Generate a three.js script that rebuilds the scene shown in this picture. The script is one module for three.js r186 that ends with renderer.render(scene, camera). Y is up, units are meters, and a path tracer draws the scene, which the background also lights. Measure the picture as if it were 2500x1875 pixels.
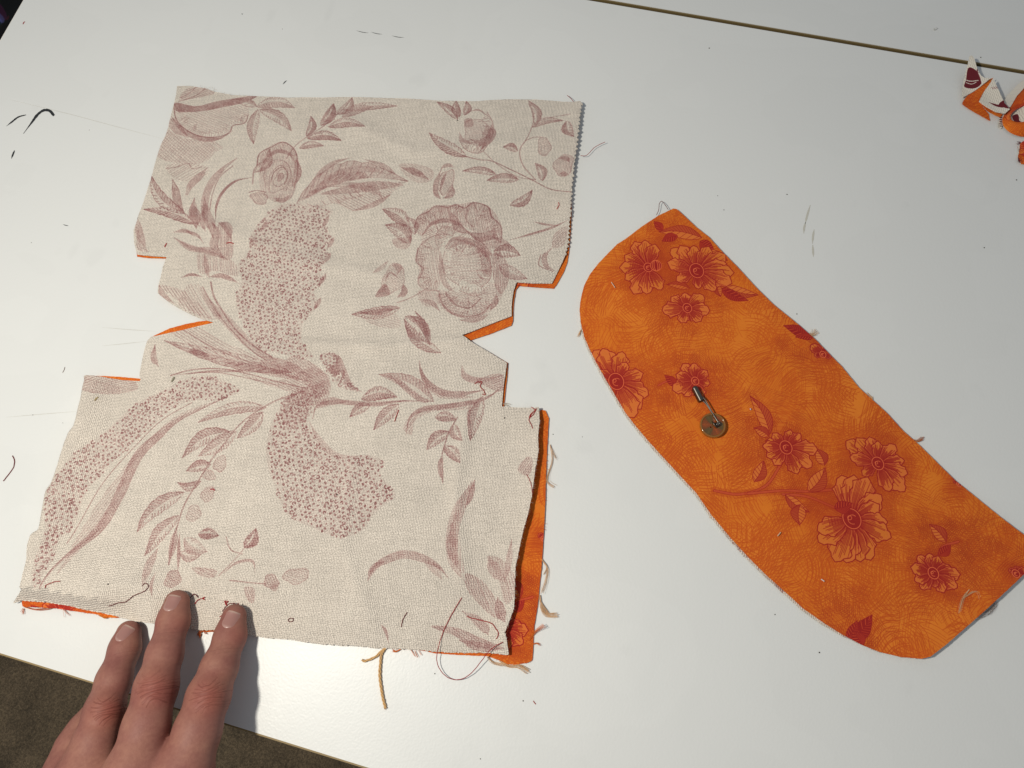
import * as THREE from 'three';
import { MarchingCubes } from 'three/addons/objects/MarchingCubes.js';
import { mergeGeometries } from 'three/addons/utils/BufferGeometryUtils.js';

// ---------------------------------------------------------------- camera, light, exposure
const scene = new THREE.Scene();
const CAM_H = 0.42, FOCAL = 1853, PITCH = 71.4 * Math.PI / 180, ROLL = -0.1523;   // a phone held above the table, tilted a little forward
const camera = new THREE.PerspectiveCamera(2 * Math.atan(937.5 / FOCAL) * 180 / Math.PI, 4 / 3, 0.02, 20);
camera.position.set(0, CAM_H, 0);
camera.rotation.set(-PITCH, 0, 0);
camera.rotateZ(ROLL);
scene.background = new THREE.Color(0.21, 0.227, 0.248);      // the plain walls and ceiling of a dim room
const renderer = new THREE.WebGLRenderer({ antialias: true });
renderer.setSize(1024, 768);
renderer.toneMapping = THREE.LinearToneMapping;
renderer.toneMappingExposure = 1.07;
renderer.shadowMap.enabled = true;
const lamp = new THREE.PointLight(new THREE.Color(1.0, 0.945, 0.835), 0.96, 0, 2);   // a warm desk lamp to the left
lamp.position.set(-0.28, 0.58, -0.075);
lamp.castShadow = true; lamp.shadow.radius = 1.1;
scene.add(lamp);

// ---------------------------------------------------------------- helpers
const MM = 0.001, TAU = Math.PI * 2;
const clamp = (x, a = 0, b = 1) => Math.min(b, Math.max(a, x)), lerp = (a, b, t) => a + (b - a) * t;
const smooth = (a, b, x) => { const t = clamp((x - a) / (b - a)); return t * t * (3 - 2 * t); };
function rng(seed) { let s = seed >>> 0; return () => { s = (s + 0x6d2b79f5) | 0; let t = Math.imul(s ^ (s >>> 15), 1 | s); t = (t + Math.imul(t ^ (t >>> 7), 61 | t)) ^ t; return ((t ^ (t >>> 14)) >>> 0) / 4294967296; }; }
const hash = (i, j) => { let h = Math.imul(i, 374761393) ^ Math.imul(j, 668265263); h = Math.imul(h ^ (h >>> 13), 1274126177); return ((h ^ (h >>> 16)) >>> 0) / 4294967296; };
function noise(x, y) { const i = Math.floor(x), j = Math.floor(y), a = x - i, b = y - j, u = a * a * (3 - 2 * a), v = b * b * (3 - 2 * b); return lerp(lerp(hash(i, j), hash(i + 1, j), u), lerp(hash(i, j + 1), hash(i + 1, j + 1), u), v); }
const fbm = (x, y, n = 4) => { let s = 0, a = 0.5, t = 0; for (let k = 0; k < n; k++) { s += a * noise(x + k * 17.3, y - k * 9.1); t += a; a *= 0.5; x *= 2.03; y *= 2.03; } return s / t; };

// Survey of the table: a sight line of the photograph (pixels of the 2500 x 1875 picture) meets the level at height h.
const fwd = new THREE.Vector3(0, -Math.sin(PITCH), -Math.cos(PITCH)), right0 = new THREE.Vector3(1, 0, 0), up0 = right0.clone().cross(fwd);
const RIGHT = right0.clone().multiplyScalar(Math.cos(ROLL)).addScaledVector(up0, Math.sin(ROLL)), UP = up0.clone().multiplyScalar(Math.cos(ROLL)).addScaledVector(right0, -Math.sin(ROLL));
function meet(px, py, h = 0) {
  const d = fwd.clone().multiplyScalar(FOCAL).addScaledVector(RIGHT, px - 1250).addScaledVector(UP, 937.5 - py);
  return new THREE.Vector3(0, CAM_H, 0).addScaledVector(d, (h - CAM_H) / d.y);
}
const survey = (x0, y0, s) => (x, y, h = 0.002) => meet(x0 + x * s, y0 + y * s, h);     // measured on an enlargement
const A = survey(0, 0, 0.40687), B = survey(700, 150, 0.42194), C = survey(250, 350, 0.39177), D = survey(0, 850, 0.39177), E = survey(700, 750, 0.39185);
const F = survey(0, 1300, 0.34653), G = survey(700, 1250, 0.3767), H = survey(1380, 450, 0.42194), I = survey(1700, 950, 0.42194), J = survey(2250, 100, 0.21097), K = survey(1650, 900, 0.12055);
const M = survey(400, 1420, 0.1085), N = survey(1040, 1430, 0.13562), W = survey(0, 0, 1.1302);
const flat = (S, pts, h) => pts.map(([x, y]) => { const p = S(x, y, h); return [p.x, p.z]; });

const used = new Map();
function numbered(name) { const n = used.get(name) ?? -1; used.set(name, n + 1); return n < 0 ? name : name + '_' + String(n + 1).padStart(3, '0'); }
function tag(o, label, category, group) { o.userData.label = label; o.userData.category = category; if (group) o.userData.group = group; return o; }
function thing(name, label, category, at = [0, 0, 0], group) { const g = new THREE.Group(); g.name = numbered(name); g.position.set(...at); scene.add(g); return tag(g, label, category, group); }
function mesh(name, geometry, material, parent = scene) { const m = new THREE.Mesh(geometry, material); m.name = parent === scene ? numbered(name) : name; m.castShadow = m.receiveShadow = true; if (parent !== scene) { m.position.copy(parent.position).negate(); if (parent.parent && parent.parent !== scene) m.position.set(0, 0, 0); } parent.add(m); return m; }
const stuff = (m) => { m.userData.kind = 'stuff'; return m; };
// A small thing of one mesh: its geometry is moved to its own base.
function single(name, geometry, material, label, category, group) {
  geometry.computeBoundingBox(); const b = geometry.boundingBox, c = [(b.min.x + b.max.x) / 2, b.min.y, (b.min.z + b.max.z) / 2];
  geometry.translate(-c[0], -c[1], -c[2]); const m = mesh(name, geometry, material); m.position.set(...c); return tag(m, label, category, group);
}
const std = (o) => new THREE.MeshStandardMaterial({ roughness: 0.9, ...o }), rgb = (r, g, b) => new THREE.Color().setRGB(r, g, b);
function canvas(w, h, paint) { const c = document.createElement('canvas'); c.width = w; c.height = h; paint(c.getContext('2d'), w, h); return c; }
function texture(c, srgb = true) { const t = new THREE.CanvasTexture(c); t.wrapS = t.wrapT = THREE.RepeatWrapping; t.magFilter = THREE.LinearFilter; if (srgb) t.colorSpace = THREE.SRGBColorSpace; return t; }
function dataTexture(w, h, f, srgb) {          // f(x, y) gives [r, g, b] 0..255
  const d = new Uint8ClampedArray(w * h * 4);
  for (let y = 0, o = 0; y < h; y++) for (let x = 0; x < w; x++, o += 4) { const c = f(x, y); d[o] = c[0]; d[o + 1] = c[1]; d[o + 2] = c[2]; d[o + 3] = 255; }
  const t = new THREE.DataTexture(new Uint8Array(d.buffer), w, h); t.wrapS = t.wrapT = THREE.RepeatWrapping; t.magFilter = THREE.LinearFilter; if (srgb) t.colorSpace = THREE.SRGBColorSpace; t.needsUpdate = true; return t;
}

// Points of a polyline every `step` metres, with a ragged edge.
function resample(pts, step, rag = 0, seed = 1, closed = true) {
  const r = rng(seed), out = [], n = pts.length;
  for (let i = 0; i < (closed ? n : n - 1); i++) {
    const a = pts[i], b = pts[(i + 1) % n], dx = b[0] - a[0], dz = b[1] - a[1], L = Math.hypot(dx, dz), k = Math.max(1, Math.round(L / step));
    for (let j = 0; j < k; j++) { const t = j / k, q = (r() - 0.5) * 2 * rag; out.push([a[0] + dx * t - dz / L * q, a[1] + dz * t + dx / L * q]); }
  }
  return out;
}
function rounded(pts, k = 6, closed = true) { const c = new THREE.CatmullRomCurve3(pts.map(([x, z]) => new THREE.Vector3(x, 0, z)), closed, 'centripetal'); return c.getPoints(pts.length * k).slice(0, closed ? -1 : undefined).map((p) => [p.x, p.z]); }
const inside = (p, poly) => { let c = false; for (let i = 0, j = poly.length - 1; i < poly.length; j = i++) { const a = poly[i], b = poly[j]; if (a[1] > p[1] !== b[1] > p[1] && p[0] < (b[0] - a[0]) * (p[1] - a[1]) / (b[1] - a[1]) + a[0]) c = !c; } return c; };
function segment(p, a, b) { const dx = b[0] - a[0], dz = b[1] - a[1], t = clamp(((p[0] - a[0]) * dx + (p[1] - a[1]) * dz) / (dx * dx + dz * dz)); return Math.hypot(p[0] - a[0] - dx * t, p[1] - a[1] - dz * t); }
const lineDistance = (p, line) => { let d = 1e9; for (let i = 0; i + 1 < line.length; i++) d = Math.min(d, segment(p, line[i], line[i + 1])); return d; };

// A piece of cloth: the outline cut out of a fine grid, laid over the height field, with real thickness.
function sheet(outline, height, thick, cell, uv) {
  let x0 = 1e9, x1 = -1e9, z0 = 1e9, z1 = -1e9;
  for (const [x, z] of outline) { x0 = Math.min(x0, x); x1 = Math.max(x1, x); z0 = Math.min(z0, z); z1 = Math.max(z1, z); }
  const nx = Math.ceil((x1 - x0) / cell), nz = Math.ceil((z1 - z0) / cell), edge = new Set();
  const cx = (x) => Math.min(nx - 1, Math.floor((x - x0) / cell)), cz = (z) => Math.min(nz - 1, Math.floor((z - z0) / cell));
  outline.forEach((a, i) => { const b = outline[(i + 1) % outline.length], k = Math.ceil(Math.hypot(b[0] - a[0], b[1] - a[1]) / cell * 8) + 1; for (let j = 0; j <= k; j++) edge.add(cx(lerp(a[0], b[0], j / k)) + cz(lerp(a[1], b[1], j / k)) * nx); });
  const tris = [];
  const cut = (poly, axis, value, sign) => { const out = []; for (let i = 0; i < poly.length; i++) { const a = poly[i], b = poly[(i + 1) % poly.length], da = (a[axis] - value) * sign, db = (b[axis] - value) * sign; if (da >= 0) out.push(a); if (da * db < 0) { const t = da / (da - db); out.push([lerp(a[0], b[0], t), lerp(a[1], b[1], t)]); } } return out; };
  for (let j = 0; j < nz; j++) {
    let row = null;
    for (let i = 0; i < nx; i++) {
      const l = x0 + i * cell, r = l + cell, t = z0 + j * cell, b = t + cell;
      if (edge.has(i + j * nx)) {
        row ??= cut(cut(outline, 1, t, 1), 1, b, -1);
        const piece = cut(cut(row, 0, l, 1), 0, r, -1);
        if (piece.length < 3) continue;
        const v = piece.map(([x, z]) => new THREE.Vector2(x * 1e3, z * 1e3));
        for (const f of THREE.ShapeUtils.triangulateShape(v, [])) tris.push(f.map((n) => piece[n]));
      } else if (inside([l + cell / 2, t + cell / 2], outline)) tris.push([[l, t], [l, b], [r, t]], [[r, t], [l, b], [r, b]]);
    }
  }
  const P = [], Nn = [], U = [], e = 2e-4;
  const put = ([x, z], dy, s, n) => { P.push(x, height(x, z) + dy, z); if (n) Nn.push(...n); else { const gx = (height(x + e, z) - height(x - e, z)) / (2 * e), gz = (height(x, z + e) - height(x, z - e)) / (2 * e), L = Math.hypot(gx, 1, gz); Nn.push(-gx / L * s, s / L, -gz / L * s); } U.push(...uv(x, z)); };
  for (const [a, b, c] of tris) {
    const up = (b[0] - a[0]) * (c[1] - a[1]) - (b[1] - a[1]) * (c[0] - a[0]); if (Math.abs(up) < 1e-13) continue;
    const [p, q] = up < 0 ? [b, c] : [c, b];
    put(a, 0, 1); put(p, 0, 1); put(q, 0, 1); put(a, -thick, -1); put(q, -thick, -1); put(p, -thick, -1);
  }
  const area = THREE.ShapeUtils.area(outline.map(([x, z]) => new THREE.Vector2(x, z)));
  outline.forEach((a, i) => {
    let b = outline[(i + 1) % outline.length]; const [p, q] = area > 0 ? [a, b] : [b, a], L = Math.hypot(q[0] - p[0], q[1] - p[1]) || 1, n = [(q[1] - p[1]) / L, 0, -(q[0] - p[0]) / L];
    put(p, 0, 1, n); put(q, -thick, 1, n); put(p, -thick, 1, n); put(p, 0, 1, n); put(q, 0, 1, n); put(q, -thick, 1, n);
  });
  const g = new THREE.BufferGeometry();
  g.setAttribute('position', new THREE.Float32BufferAttribute(P, 3)); g.setAttribute('normal', new THREE.Float32BufferAttribute(Nn, 3)); g.setAttribute('uv', new THREE.Float32BufferAttribute(U, 2));
  return g;
}
const plain = (g) => { const n = g.index ? g.toNonIndexed() : g; for (const k of Object.keys(n.attributes)) if (!['position', 'normal', 'uv'].includes(k)) n.deleteAttribute(k); return n; };
const join = (list) => mergeGeometries(list.map(plain));
function tube(points, r, n = 0, sides = 5) { const c = new THREE.CatmullRomCurve3(points, false, 'centripetal'); return new THREE.TubeGeometry(c, n || Math.max(6, points.length * 6), r, sides, false); }
// Kinks of a real sewing thread
function wander(points, amount, seed, k = 4) { const c = new THREE.CatmullRomCurve3(points, false, 'centripetal'), r = rng(seed), n = points.length * k; return c.getPoints(n).map((p, i) => i && i < n ? p.add(new THREE.Vector3((r() - 0.5) * amount, (r() - 0.5) * amount * 0.4, (r() - 0.5) * amount)) : p); }

// ---------------------------------------------------------------- cloth prints, drawn flat in the cloth's own axes
function cloth(ox, oz, turn, w, h, W_, H_) {   // a w x h metre swatch whose corner lies at (ox, oz), its threads turned
  const c = Math.cos(turn), s = Math.sin(turn);
  return { w, h, W: W_, H: H_, s: W_ / w,
    at: (p) => { const x = p.x - ox, z = p.z - oz; return [(x * c + z * s) * W_ / w, (-x * s + z * c) * H_ / h]; },
    uv: (x, z) => { x -= ox; z -= oz; return [(x * c + z * s) / w, 1 - (-x * s + z * c) / h]; } };
}
function pen(g, swatch) {
  const px = (mm) => mm * MM * swatch.s;
  const spline = (S, pts, n = 10) => { const q = pts.map(([x, y]) => swatch.at(S(x, y))); if (q.length === 2) return [...Array(n + 1)].map((_, i) => [lerp(q[0][0], q[1][0], i / n), lerp(q[0][1], q[1][1], i / n)]); const c = new THREE.CatmullRomCurve3(q.map(([x, y]) => new THREE.Vector3(x, y, 0)), false, 'centripetal'); return c.getPoints(q.length * n).map((p) => [p.x, p.y]); };
  const path = (pts) => { g.beginPath(); pts.forEach(([x, y], i) => i ? g.lineTo(x, y) : g.moveTo(x, y)); };
  const loop = (S, pts) => { const q = pts.map(([x, y]) => swatch.at(S(x, y))); const c = new THREE.CatmullRomCurve3(q.map(([x, y]) => new THREE.Vector3(x, y, 0)), true, 'centripetal'); return c.getPoints(q.length * 7).map((p) => [p.x, p.y]); };
  const rnd = rng(77);
  const api = {
    px, spline, loop, path, rnd,
    // A brush stroke that swells in the middle; w in millimetres.
    stroke(S, pts, w, a = 0.8, t0 = 0.15, t1 = 0.1, tone = '255,255,255') {
      const p = spline(S, pts), n = p.length - 1, L = [], R = [];
      p.forEach((q, i) => { const a0 = p[Math.max(0, i - 1)], b0 = p[Math.min(n, i + 1)], d = Math.hypot(b0[0] - a0[0], b0[1] - a0[1]) || 1, t = i / n, k = px(w) / 2 * Math.min(1, lerp(t0, 1, smooth(0, 0.4, t)), lerp(t1, 1, smooth(0, 0.4, 1 - t))); L.push([q[0] - (b0[1] - a0[1]) / d * k, q[1] + (b0[0] - a0[0]) / d * k]); R.unshift([q[0] + (b0[1] - a0[1]) / d * k, q[1] - (b0[0] - a0[0]) / d * k]); });
      const wide = w > 2.1 && tone === '255,255,255'; g.fillStyle = 'rgba(' + tone + ',' + (wide ? a * 0.42 : a) + ')'; path([...L, ...R]); g.closePath(); g.fill();
      if (wide) { const k = Math.round(w / 0.72); R.reverse(); g.lineWidth = px(0.36); for (let j = 0; j <= k; j++) { const u = j / k, st = Math.floor(rnd() * n * 0.3), en = n - Math.floor(rnd() * n * 0.3); g.strokeStyle = 'rgba(255,255,255,' + a * (0.6 + rnd() * 0.4) + ')'; path(L.slice(st, en).map((q, i) => [lerp(q[0], R[i + st][0], u), lerp(q[1], R[i + st][1], u)])); g.stroke(); } }
    },
    ruffle(S, pts, depth, a = 0.7) {     // an engraved petal rim: an outline with short shading lines on its inner side
      const p = spline(S, pts, 14); g.strokeStyle = 'rgba(255,255,255,' + a * 0.8 + ')'; g.lineWidth = px(0.5); path(p); g.stroke(); g.lineWidth = px(0.34);
      let run = 0; for (let i = 1; i < p.length; i++) { const dx = p[i][0] - p[i - 1][0], dy = p[i][1] - p[i - 1][1], L = Math.hypot(dx, dy) || 1; run += L; if (run < px(0.8)) continue; run = 0; const wave = 0.45 + 0.55 * Math.sin(i * 0.23 + pts.length) ** 2, l = px(depth) * wave * (0.5 + rnd() * 0.7), s = (rnd() - 0.5) * 0.5; g.strokeStyle = 'rgba(255,255,255,' + a * (0.55 + rnd() * 0.45) + ')'; g.beginPath(); g.moveTo(p[i][0], p[i][1]); g.quadraticCurveTo(p[i][0] - dy / L * l * 0.5 + dx / L * l * 0.16, p[i][1] + dx / L * l * 0.5 + dy / L * l * 0.16, p[i][0] + (-dy / L + dx / L * s) * l, p[i][1] + (dx / L + dy / L * s) * l); g.stroke(); }
    },
    line(S, pts, w, a = 0.7, tone = '255,255,255') { g.strokeStyle = 'rgba(' + tone + ',' + a + ')'; g.lineWidth = px(w); g.lineCap = 'round'; g.lineJoin = 'round'; path(spline(S, pts)); g.stroke(); },
    area(S, pts, a, hatch = 0, deg = 30, gap = 1.1, tone = '255,255,255') {
      const p = loop(S, pts); g.save(); path(p); g.closePath();
      if (a) { g.fillStyle = 'rgba(' + tone + ',' + a + ')'; g.fill(); }
      if (hatch) { g.clip(); api.hatch(p, hatch, deg, gap, tone); }
      g.restore();
    },
    hatch(p, a, deg, gap, tone = '255,255,255', wmm = 0.42) {
      let cx = 0, cy = 0; for (const q of p) { cx += q[0] / p.length; cy += q[1] / p.length; } let R = 0; for (const q of p) R = Math.max(R, Math.hypot(q[0] - cx, q[1] - cy));
      const c = Math.cos(deg * Math.PI / 180), s = Math.sin(deg * Math.PI / 180), st = px(gap); g.strokeStyle = 'rgba(' + tone + ',' + a + ')'; g.lineWidth = px(wmm);
      for (let d = -R; d < R; d += st * (0.8 + rnd() * 0.4)) { g.beginPath(); const b = (rnd() - 0.5) * st; g.moveTo(cx + c * -R - s * d, cy + s * -R + c * d); g.quadraticCurveTo(cx - s * (d + R * 0.06) + b, cy + c * (d + R * 0.06), cx + c * R - s * d, cy + s * R + c * d); g.stroke(); }
    },
    leaf(S, base, tip, w, a = 0.6, bend = 0.15, dark = 1) {    // outlined leaf, one half shaded, hatched along its ribs
      const b = swatch.at(S(...base)), t = swatch.at(S(...tip)), dx = t[0] - b[0], dy = t[1] - b[1], L = Math.hypot(dx, dy), nx = -dy / L, ny = dx / L, k = px(w) / 2, n = 16;
      const mid = (u) => { const o = Math.sin(u * Math.PI) * bend * L; return [b[0] + dx * u + nx * o, b[1] + dy * u + ny * o]; }, wid = (u) => k * Math.pow(Math.sin(Math.PI * Math.pow(u, 0.8)), 0.9);
      const side = (sg) => [...Array(n + 1)].map((_, i) => { const u = i / n, m = mid(u), v = wid(u) * sg * (1 + 0.08 * Math.sin(i * 2.4)); return [m[0] + nx * v, m[1] + ny * v]; });
      const s1 = side(1), s2 = side(-1), spine = [...Array(n + 1)].map((_, i) => mid(i / n));
      g.save(); path([...s1, ...s2.slice().reverse()]); g.closePath(); g.fillStyle = 'rgba(255,255,255,' + a * 0.12 + ')'; g.fill(); g.clip();
      path([...(dark > 0 ? s1 : s2), ...spine.slice().reverse()]); g.fillStyle = 'rgba(255,255,255,' + a * 0.4 + ')'; g.fill();
      g.strokeStyle = 'rgba(255,255,255,' + a * 0.95 + ')'; g.lineWidth = px(0.6);
      for (let i = 1; i < n; i++) for (const q of [s1, s2]) { const m = mid((i - 0.4) / n), e = q[Math.min(n, i + 1)], f = q === (dark > 0 ? s1 : s2) ? 0.1 + rnd() * 0.2 : 0.3 + rnd() * 0.5; path([[lerp(m[0], e[0], f), lerp(m[1], e[1], f)], e]); g.stroke(); }
      g.restore(); g.strokeStyle = 'rgba(255,255,255,' + a + ')'; g.lineWidth = px(0.6); path(dark > 0 ? s1 : s2); g.stroke(); g.strokeStyle = 'rgba(255,255,255,' + a * 0.55 + ')'; path(dark > 0 ? s2 : s1); g.stroke(); path(spine); g.stroke();
    },
    dots(S, pts, gap, size, a, turn = 0.2) {       // the scaly, stippled fills
      const p = loop(S, pts); let x0 = 1e9, x1 = 0, y0 = 1e9, y1 = 0; for (const q of p) { x0 = Math.min(x0, q[0]); x1 = Math.max(x1, q[0]); y0 = Math.min(y0, q[1]); y1 = Math.max(y1, q[1]); }
      g.save(); path(p); g.closePath(); g.fillStyle = 'rgba(255,255,255,' + a * 0.12 + ')'; g.fill(); const d = px(gap * 1.42), cx = (x0 + x1) / 2, cy = (y0 + y1) / 2, R = Math.hypot(x1 - x0, y1 - y0) / 2;
      for (let i = -R / d; i < R / d; i++) for (let j = -R / d; j < R / d; j++) {
        const u = (i + (Math.round(j) % 2 ? 0.5 : 0) + (rnd() - 0.5) * 0.5) * d, v = (j * 0.86 + (rnd() - 0.5) * 0.4) * d, x = cx + u * Math.cos(turn) - v * Math.sin(turn), y = cy + u * Math.sin(turn) + v * Math.cos(turn), r = px(size) * 1.15 * (0.7 + rnd() * 0.55), al = Math.min(1, a * (0.75 + rnd() * 0.5));
        if (x < x0 || x > x1 || y < y0 || y > y1 || !inside([x, y], p)) continue;
        g.strokeStyle = g.fillStyle = 'rgba(255,255,255,' + al + ')'; g.lineWidth = px(0.75);
        if (rnd() < 0.72) { g.beginPath(); g.ellipse(x, y, r * 1.0, r * 0.7, rnd() * 3, 0, TAU); g.fill(); } else { const q = rnd() * TAU; g.beginPath(); g.arc(x, y, r, q, q + 4.2); g.stroke(); }
      }
      g.restore();
    },
    oval(S, c, rx, ry, deg, a, fill = 0, hatch = 0) { const [x, y] = swatch.at(S(...c)); g.save(); g.translate(x, y); g.rotate(deg * Math.PI / 180); g.beginPath(); for (let k = 0; k <= 24; k++) { const q = k / 24 * TAU, m = 1 + 0.09 * Math.sin(q * 3 + rx * 5) + 0.07 * Math.sin(q * 5 + ry * 3); g.lineTo(Math.cos(q) * px(rx) * m, Math.sin(q) * px(ry) * m); } if (fill) { g.fillStyle = 'rgba(255,255,255,' + fill + ')'; g.fill(); } if (a) { g.strokeStyle = 'rgba(255,255,255,' + a * 0.6 + ')'; g.lineWidth = px(0.6); g.stroke(); } if (hatch) { g.clip(); api.hatch([[-px(rx), -px(ry)], [px(rx), px(ry)], [px(rx), -px(ry)], [-px(rx), px(ry)]], hatch, 25, 1.1); } g.restore(); },
  };
  return api;
}
function toile(p) {
  const { stroke, line, area, leaf, dots, oval, ruffle } = p;
  // upper left: a large drooping bloom
  area(A, [[1050, 622], [1180, 640], [1300, 612], [1450, 585], [1560, 568], [1480, 612], [1330, 650], [1200, 672], [1060, 668]], 0.6, 0.4, 160, 0.9);
  area(A, [[1080, 600], [1120, 540], [1240, 525], [1290, 560], [1180, 590]], 0.14, 0.5, 150, 1.4); line(A, [[1075, 612], [1160, 585], [1240, 528]], 0.8, 0.6); line(A, [[1090, 590], [1140, 560], [1180, 520]], 0.6, 0.5);
  area(A, [[1075, 655], [1200, 675], [1350, 650], [1480, 640], [1490, 690], [1400, 745], [1320, 800], [1200, 800], [1110, 740]], 0.07, 0.3, 20, 1.5);
  line(A, [[1045, 650], [1060, 720], [1130, 790], [1230, 826], [1330, 822], [1385, 795], [1400, 760], [1470, 740], [1492, 690]], 0.8, 0.6);
  stroke(A, [[1030, 700], [1056, 735], [1110, 790], [1190, 830], [1260, 842], [1340, 826], [1400, 792]], 3.4, 0.72); stroke(A, [[1020, 720], [1060, 770], [1130, 830]], 6, 0.5, 1, 0.2);
  area(A, [[1000, 780], [1100, 830], [1280, 850], [1340, 890], [1290, 920], [1220, 980], [1120, 985], [950, 940]], 0.05, 0.36, 35, 1.5); area(A, [[1000, 780], [1100, 830], [1280, 850], [1290, 920], [1220, 980], [950, 940]], 0, 0.3, 120, 1.9);
  area(A, [[1000, 1000], [1120, 980], [1260, 1020], [1200, 1080], [1060, 1080]], 0.02, 0.42, 140, 1.7);
  leaf(A, [1540, 640], [1770, 650], 9, 0.5, -0.16); leaf(A, [1560, 660], [1752, 792], 8, 0.55, -0.1, -1); leaf(A, [1548, 660], [1525, 868], 7.5, 0.5, 0.08); leaf(A, [1540, 640], [1400, 600], 6, 0.5, 0.05);
  // sprig
  line(A, [[1720, 960], [1780, 880], [1870, 815], [1960, 755], [2050, 680], [2115, 600]], 0.7, 0.6);
  leaf(A, [1845, 825], [1868, 705], 5.5, 0.7); leaf(A, [1930, 760], [2002, 632], 8, 0.62); leaf(A, [2030, 700], [2116, 596], 8, 0.5); leaf(A, [1975, 770], [2195, 772], 7, 0.6, -0.12); leaf(A, [1850, 838], [2050, 852], 7, 0.8, -0.14); leaf(A, [1800, 895], [1945, 882], 5, 0.55, -0.1); leaf(A, [2060, 715], [2240, 650], 7, 0.5, -0.1); leaf(B, [330, 290], [640, 265], 6, 0.5, -0.04); leaf(B, [210, 360], [276, 255], 6, 0.55);
  // rosebud on the left
  area(A, [[1560, 1040], [1580, 920], [1680, 860], [1780, 920], [1790, 1080], [1750, 1190], [1660, 1215], [1580, 1170]], 0.12, 0.22, 70, 1.3); line(A, [[1545, 1000], [1560, 930], [1640, 885], [1700, 860], [1770, 905], [1790, 1000], [1770, 1130]], 0.9, 0.7); stroke(A, [[1560, 1060], [1590, 980], [1660, 915], [1740, 930], [1780, 990]], 2.6, 0.65);
  oval(A, [1680, 1080], 6.8, 10, 10, 0.75); oval(A, [1690, 1075], 4, 6.8, 12, 0.7); oval(A, [1688, 1070], 1.8, 3.2, 12, 0.7, 0.4); stroke(A, [[1640, 1190], [1700, 1210], [1750, 1170]], 2.8, 0.7); line(A, [[1630, 1100], [1650, 1040], [1700, 1010], [1730, 1050], [1710, 1110]], 0.8, 0.7); line(A, [[1520, 1110], [1530, 1020], [1560, 985]], 0.8, 0.6);
  oval(A, [1560, 1195], 6, 4, 20, 0.65, 0.15, 0.4); line(A, [[1500, 1160], [1540, 1150], [1600, 1160]], 0.8, 0.6); leaf(A, [1530, 1040], [1620, 900], 7, 0.5, 0.2); leaf(A, [1760, 1120], [1780, 960], 5, 0.55, 0.1);
  // reeds at the left edge
  leaf(A, [1110, 1285], [900, 1042], 7.5, 0.66, -0.12); stroke(A, [[1035, 1075], [1055, 1150], [1070, 1220], [1110, 1285]], 5, 0.72); stroke(A, [[1120, 1175], [1150, 1110], [1200, 1060], [1250, 1008]], 5, 0.6, 0.4); leaf(A, [1170, 1350], [865, 1258], 7, 0.75, 0.08, -1);
  stroke(A, [[1425, 952], [1340, 1020], [1270, 1100], [1232, 1220], [1240, 1320], [1290, 1450]], 4.6, 0.55); line(A, [[1400, 1000], [1320, 1070], [1280, 1160], [1262, 1260]], 0.8, 0.5); stroke(A, [[1515, 1070], [1420, 1090], [1345, 1150], [1302, 1240], [1300, 1340]], 2, 0.75);
  stroke(A, [[1170, 1190], [1165, 1290], [1205, 1370]], 5.2, 0.72); stroke(A, [[1320, 1345], [1372, 1370], [1398, 1460]], 5, 0.6); stroke(A, [[1045, 1430], [1150, 1498], [1280, 1510], [1375, 1565]], 3.2, 0.55); stroke(A, [[828, 1310], [838, 1400], [885, 1510]], 4.5, 0.5); area(A, [[830, 1380], [860, 1480], [900, 1515], [830, 1500]], 0.12, 0.45, 60, 1.1);
  stroke(A, [[1050, 1400], [1120, 1395], [1190, 1420], [1230, 1470]], 2, 0.5); stroke(A, [[1230, 1240], [1220, 1330], [1240, 1400]], 3.4, 0.6); stroke(C, [[560, 380], [590, 470], [590, 540]], 6, 0.6); stroke(C, [[640, 330], [650, 430], [690, 520], [700, 610]], 5, 0.55); stroke(C, [[690, 500], [720, 570], [700, 640], [770, 720]], 5, 0.55); area(C, [[740, 500], [800, 540], [820, 640], [810, 720], [750, 730], [720, 640]], 0.18, 0.45, 80, 1.2);
  line(C, [[400, 160], [460, 150], [540, 130], [560, 160], [620, 150]], 0.6, 0.5); stroke(C, [[440, 560], [520, 545], [580, 590]], 1.6, 0.5);
  stroke(C, [[450, 590], [560, 655], [680, 690], [780, 725]], 3, 0.55); stroke(C, [[640, 690], [655, 780], [670, 850]], 3, 0.45); area(C, [[600, 690], [650, 700], [820, 740], [850, 830], [700, 800], [620, 820]], 0.08, 0.4, 75, 1.3); stroke(C, [[500, 845], [560, 825], [630, 838]], 2, 0.55); stroke(C, [[670, 836], [750, 830], [860, 880]], 2.8, 0.7);
  line(C, [[680, 870], [700, 960], [760, 1060], [830, 1160], [950, 1270], [1060, 1335]], 1, 0.65); stroke(C, [[600, 880], [680, 1010], [760, 1090], [850, 1185], [970, 1300], [1080, 1350]], 5.5, 0.36); line(C, [[630, 900], [720, 1060], [830, 1190], [940, 1300], [1030, 1360]], 0.7, 0.6);
  area(C, [[355, 890], [430, 950], [560, 1050], [680, 1100], [600, 1000], [500, 920]], 0.06, 0.42, 45, 1.5); stroke(C, [[360, 890], [380, 940], [460, 1010]], 3, 0.5); area(C, [[560, 880], [660, 960], [760, 1090], [620, 1090], [480, 1000]], 0.04, 0.36, 50, 1.8);
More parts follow.
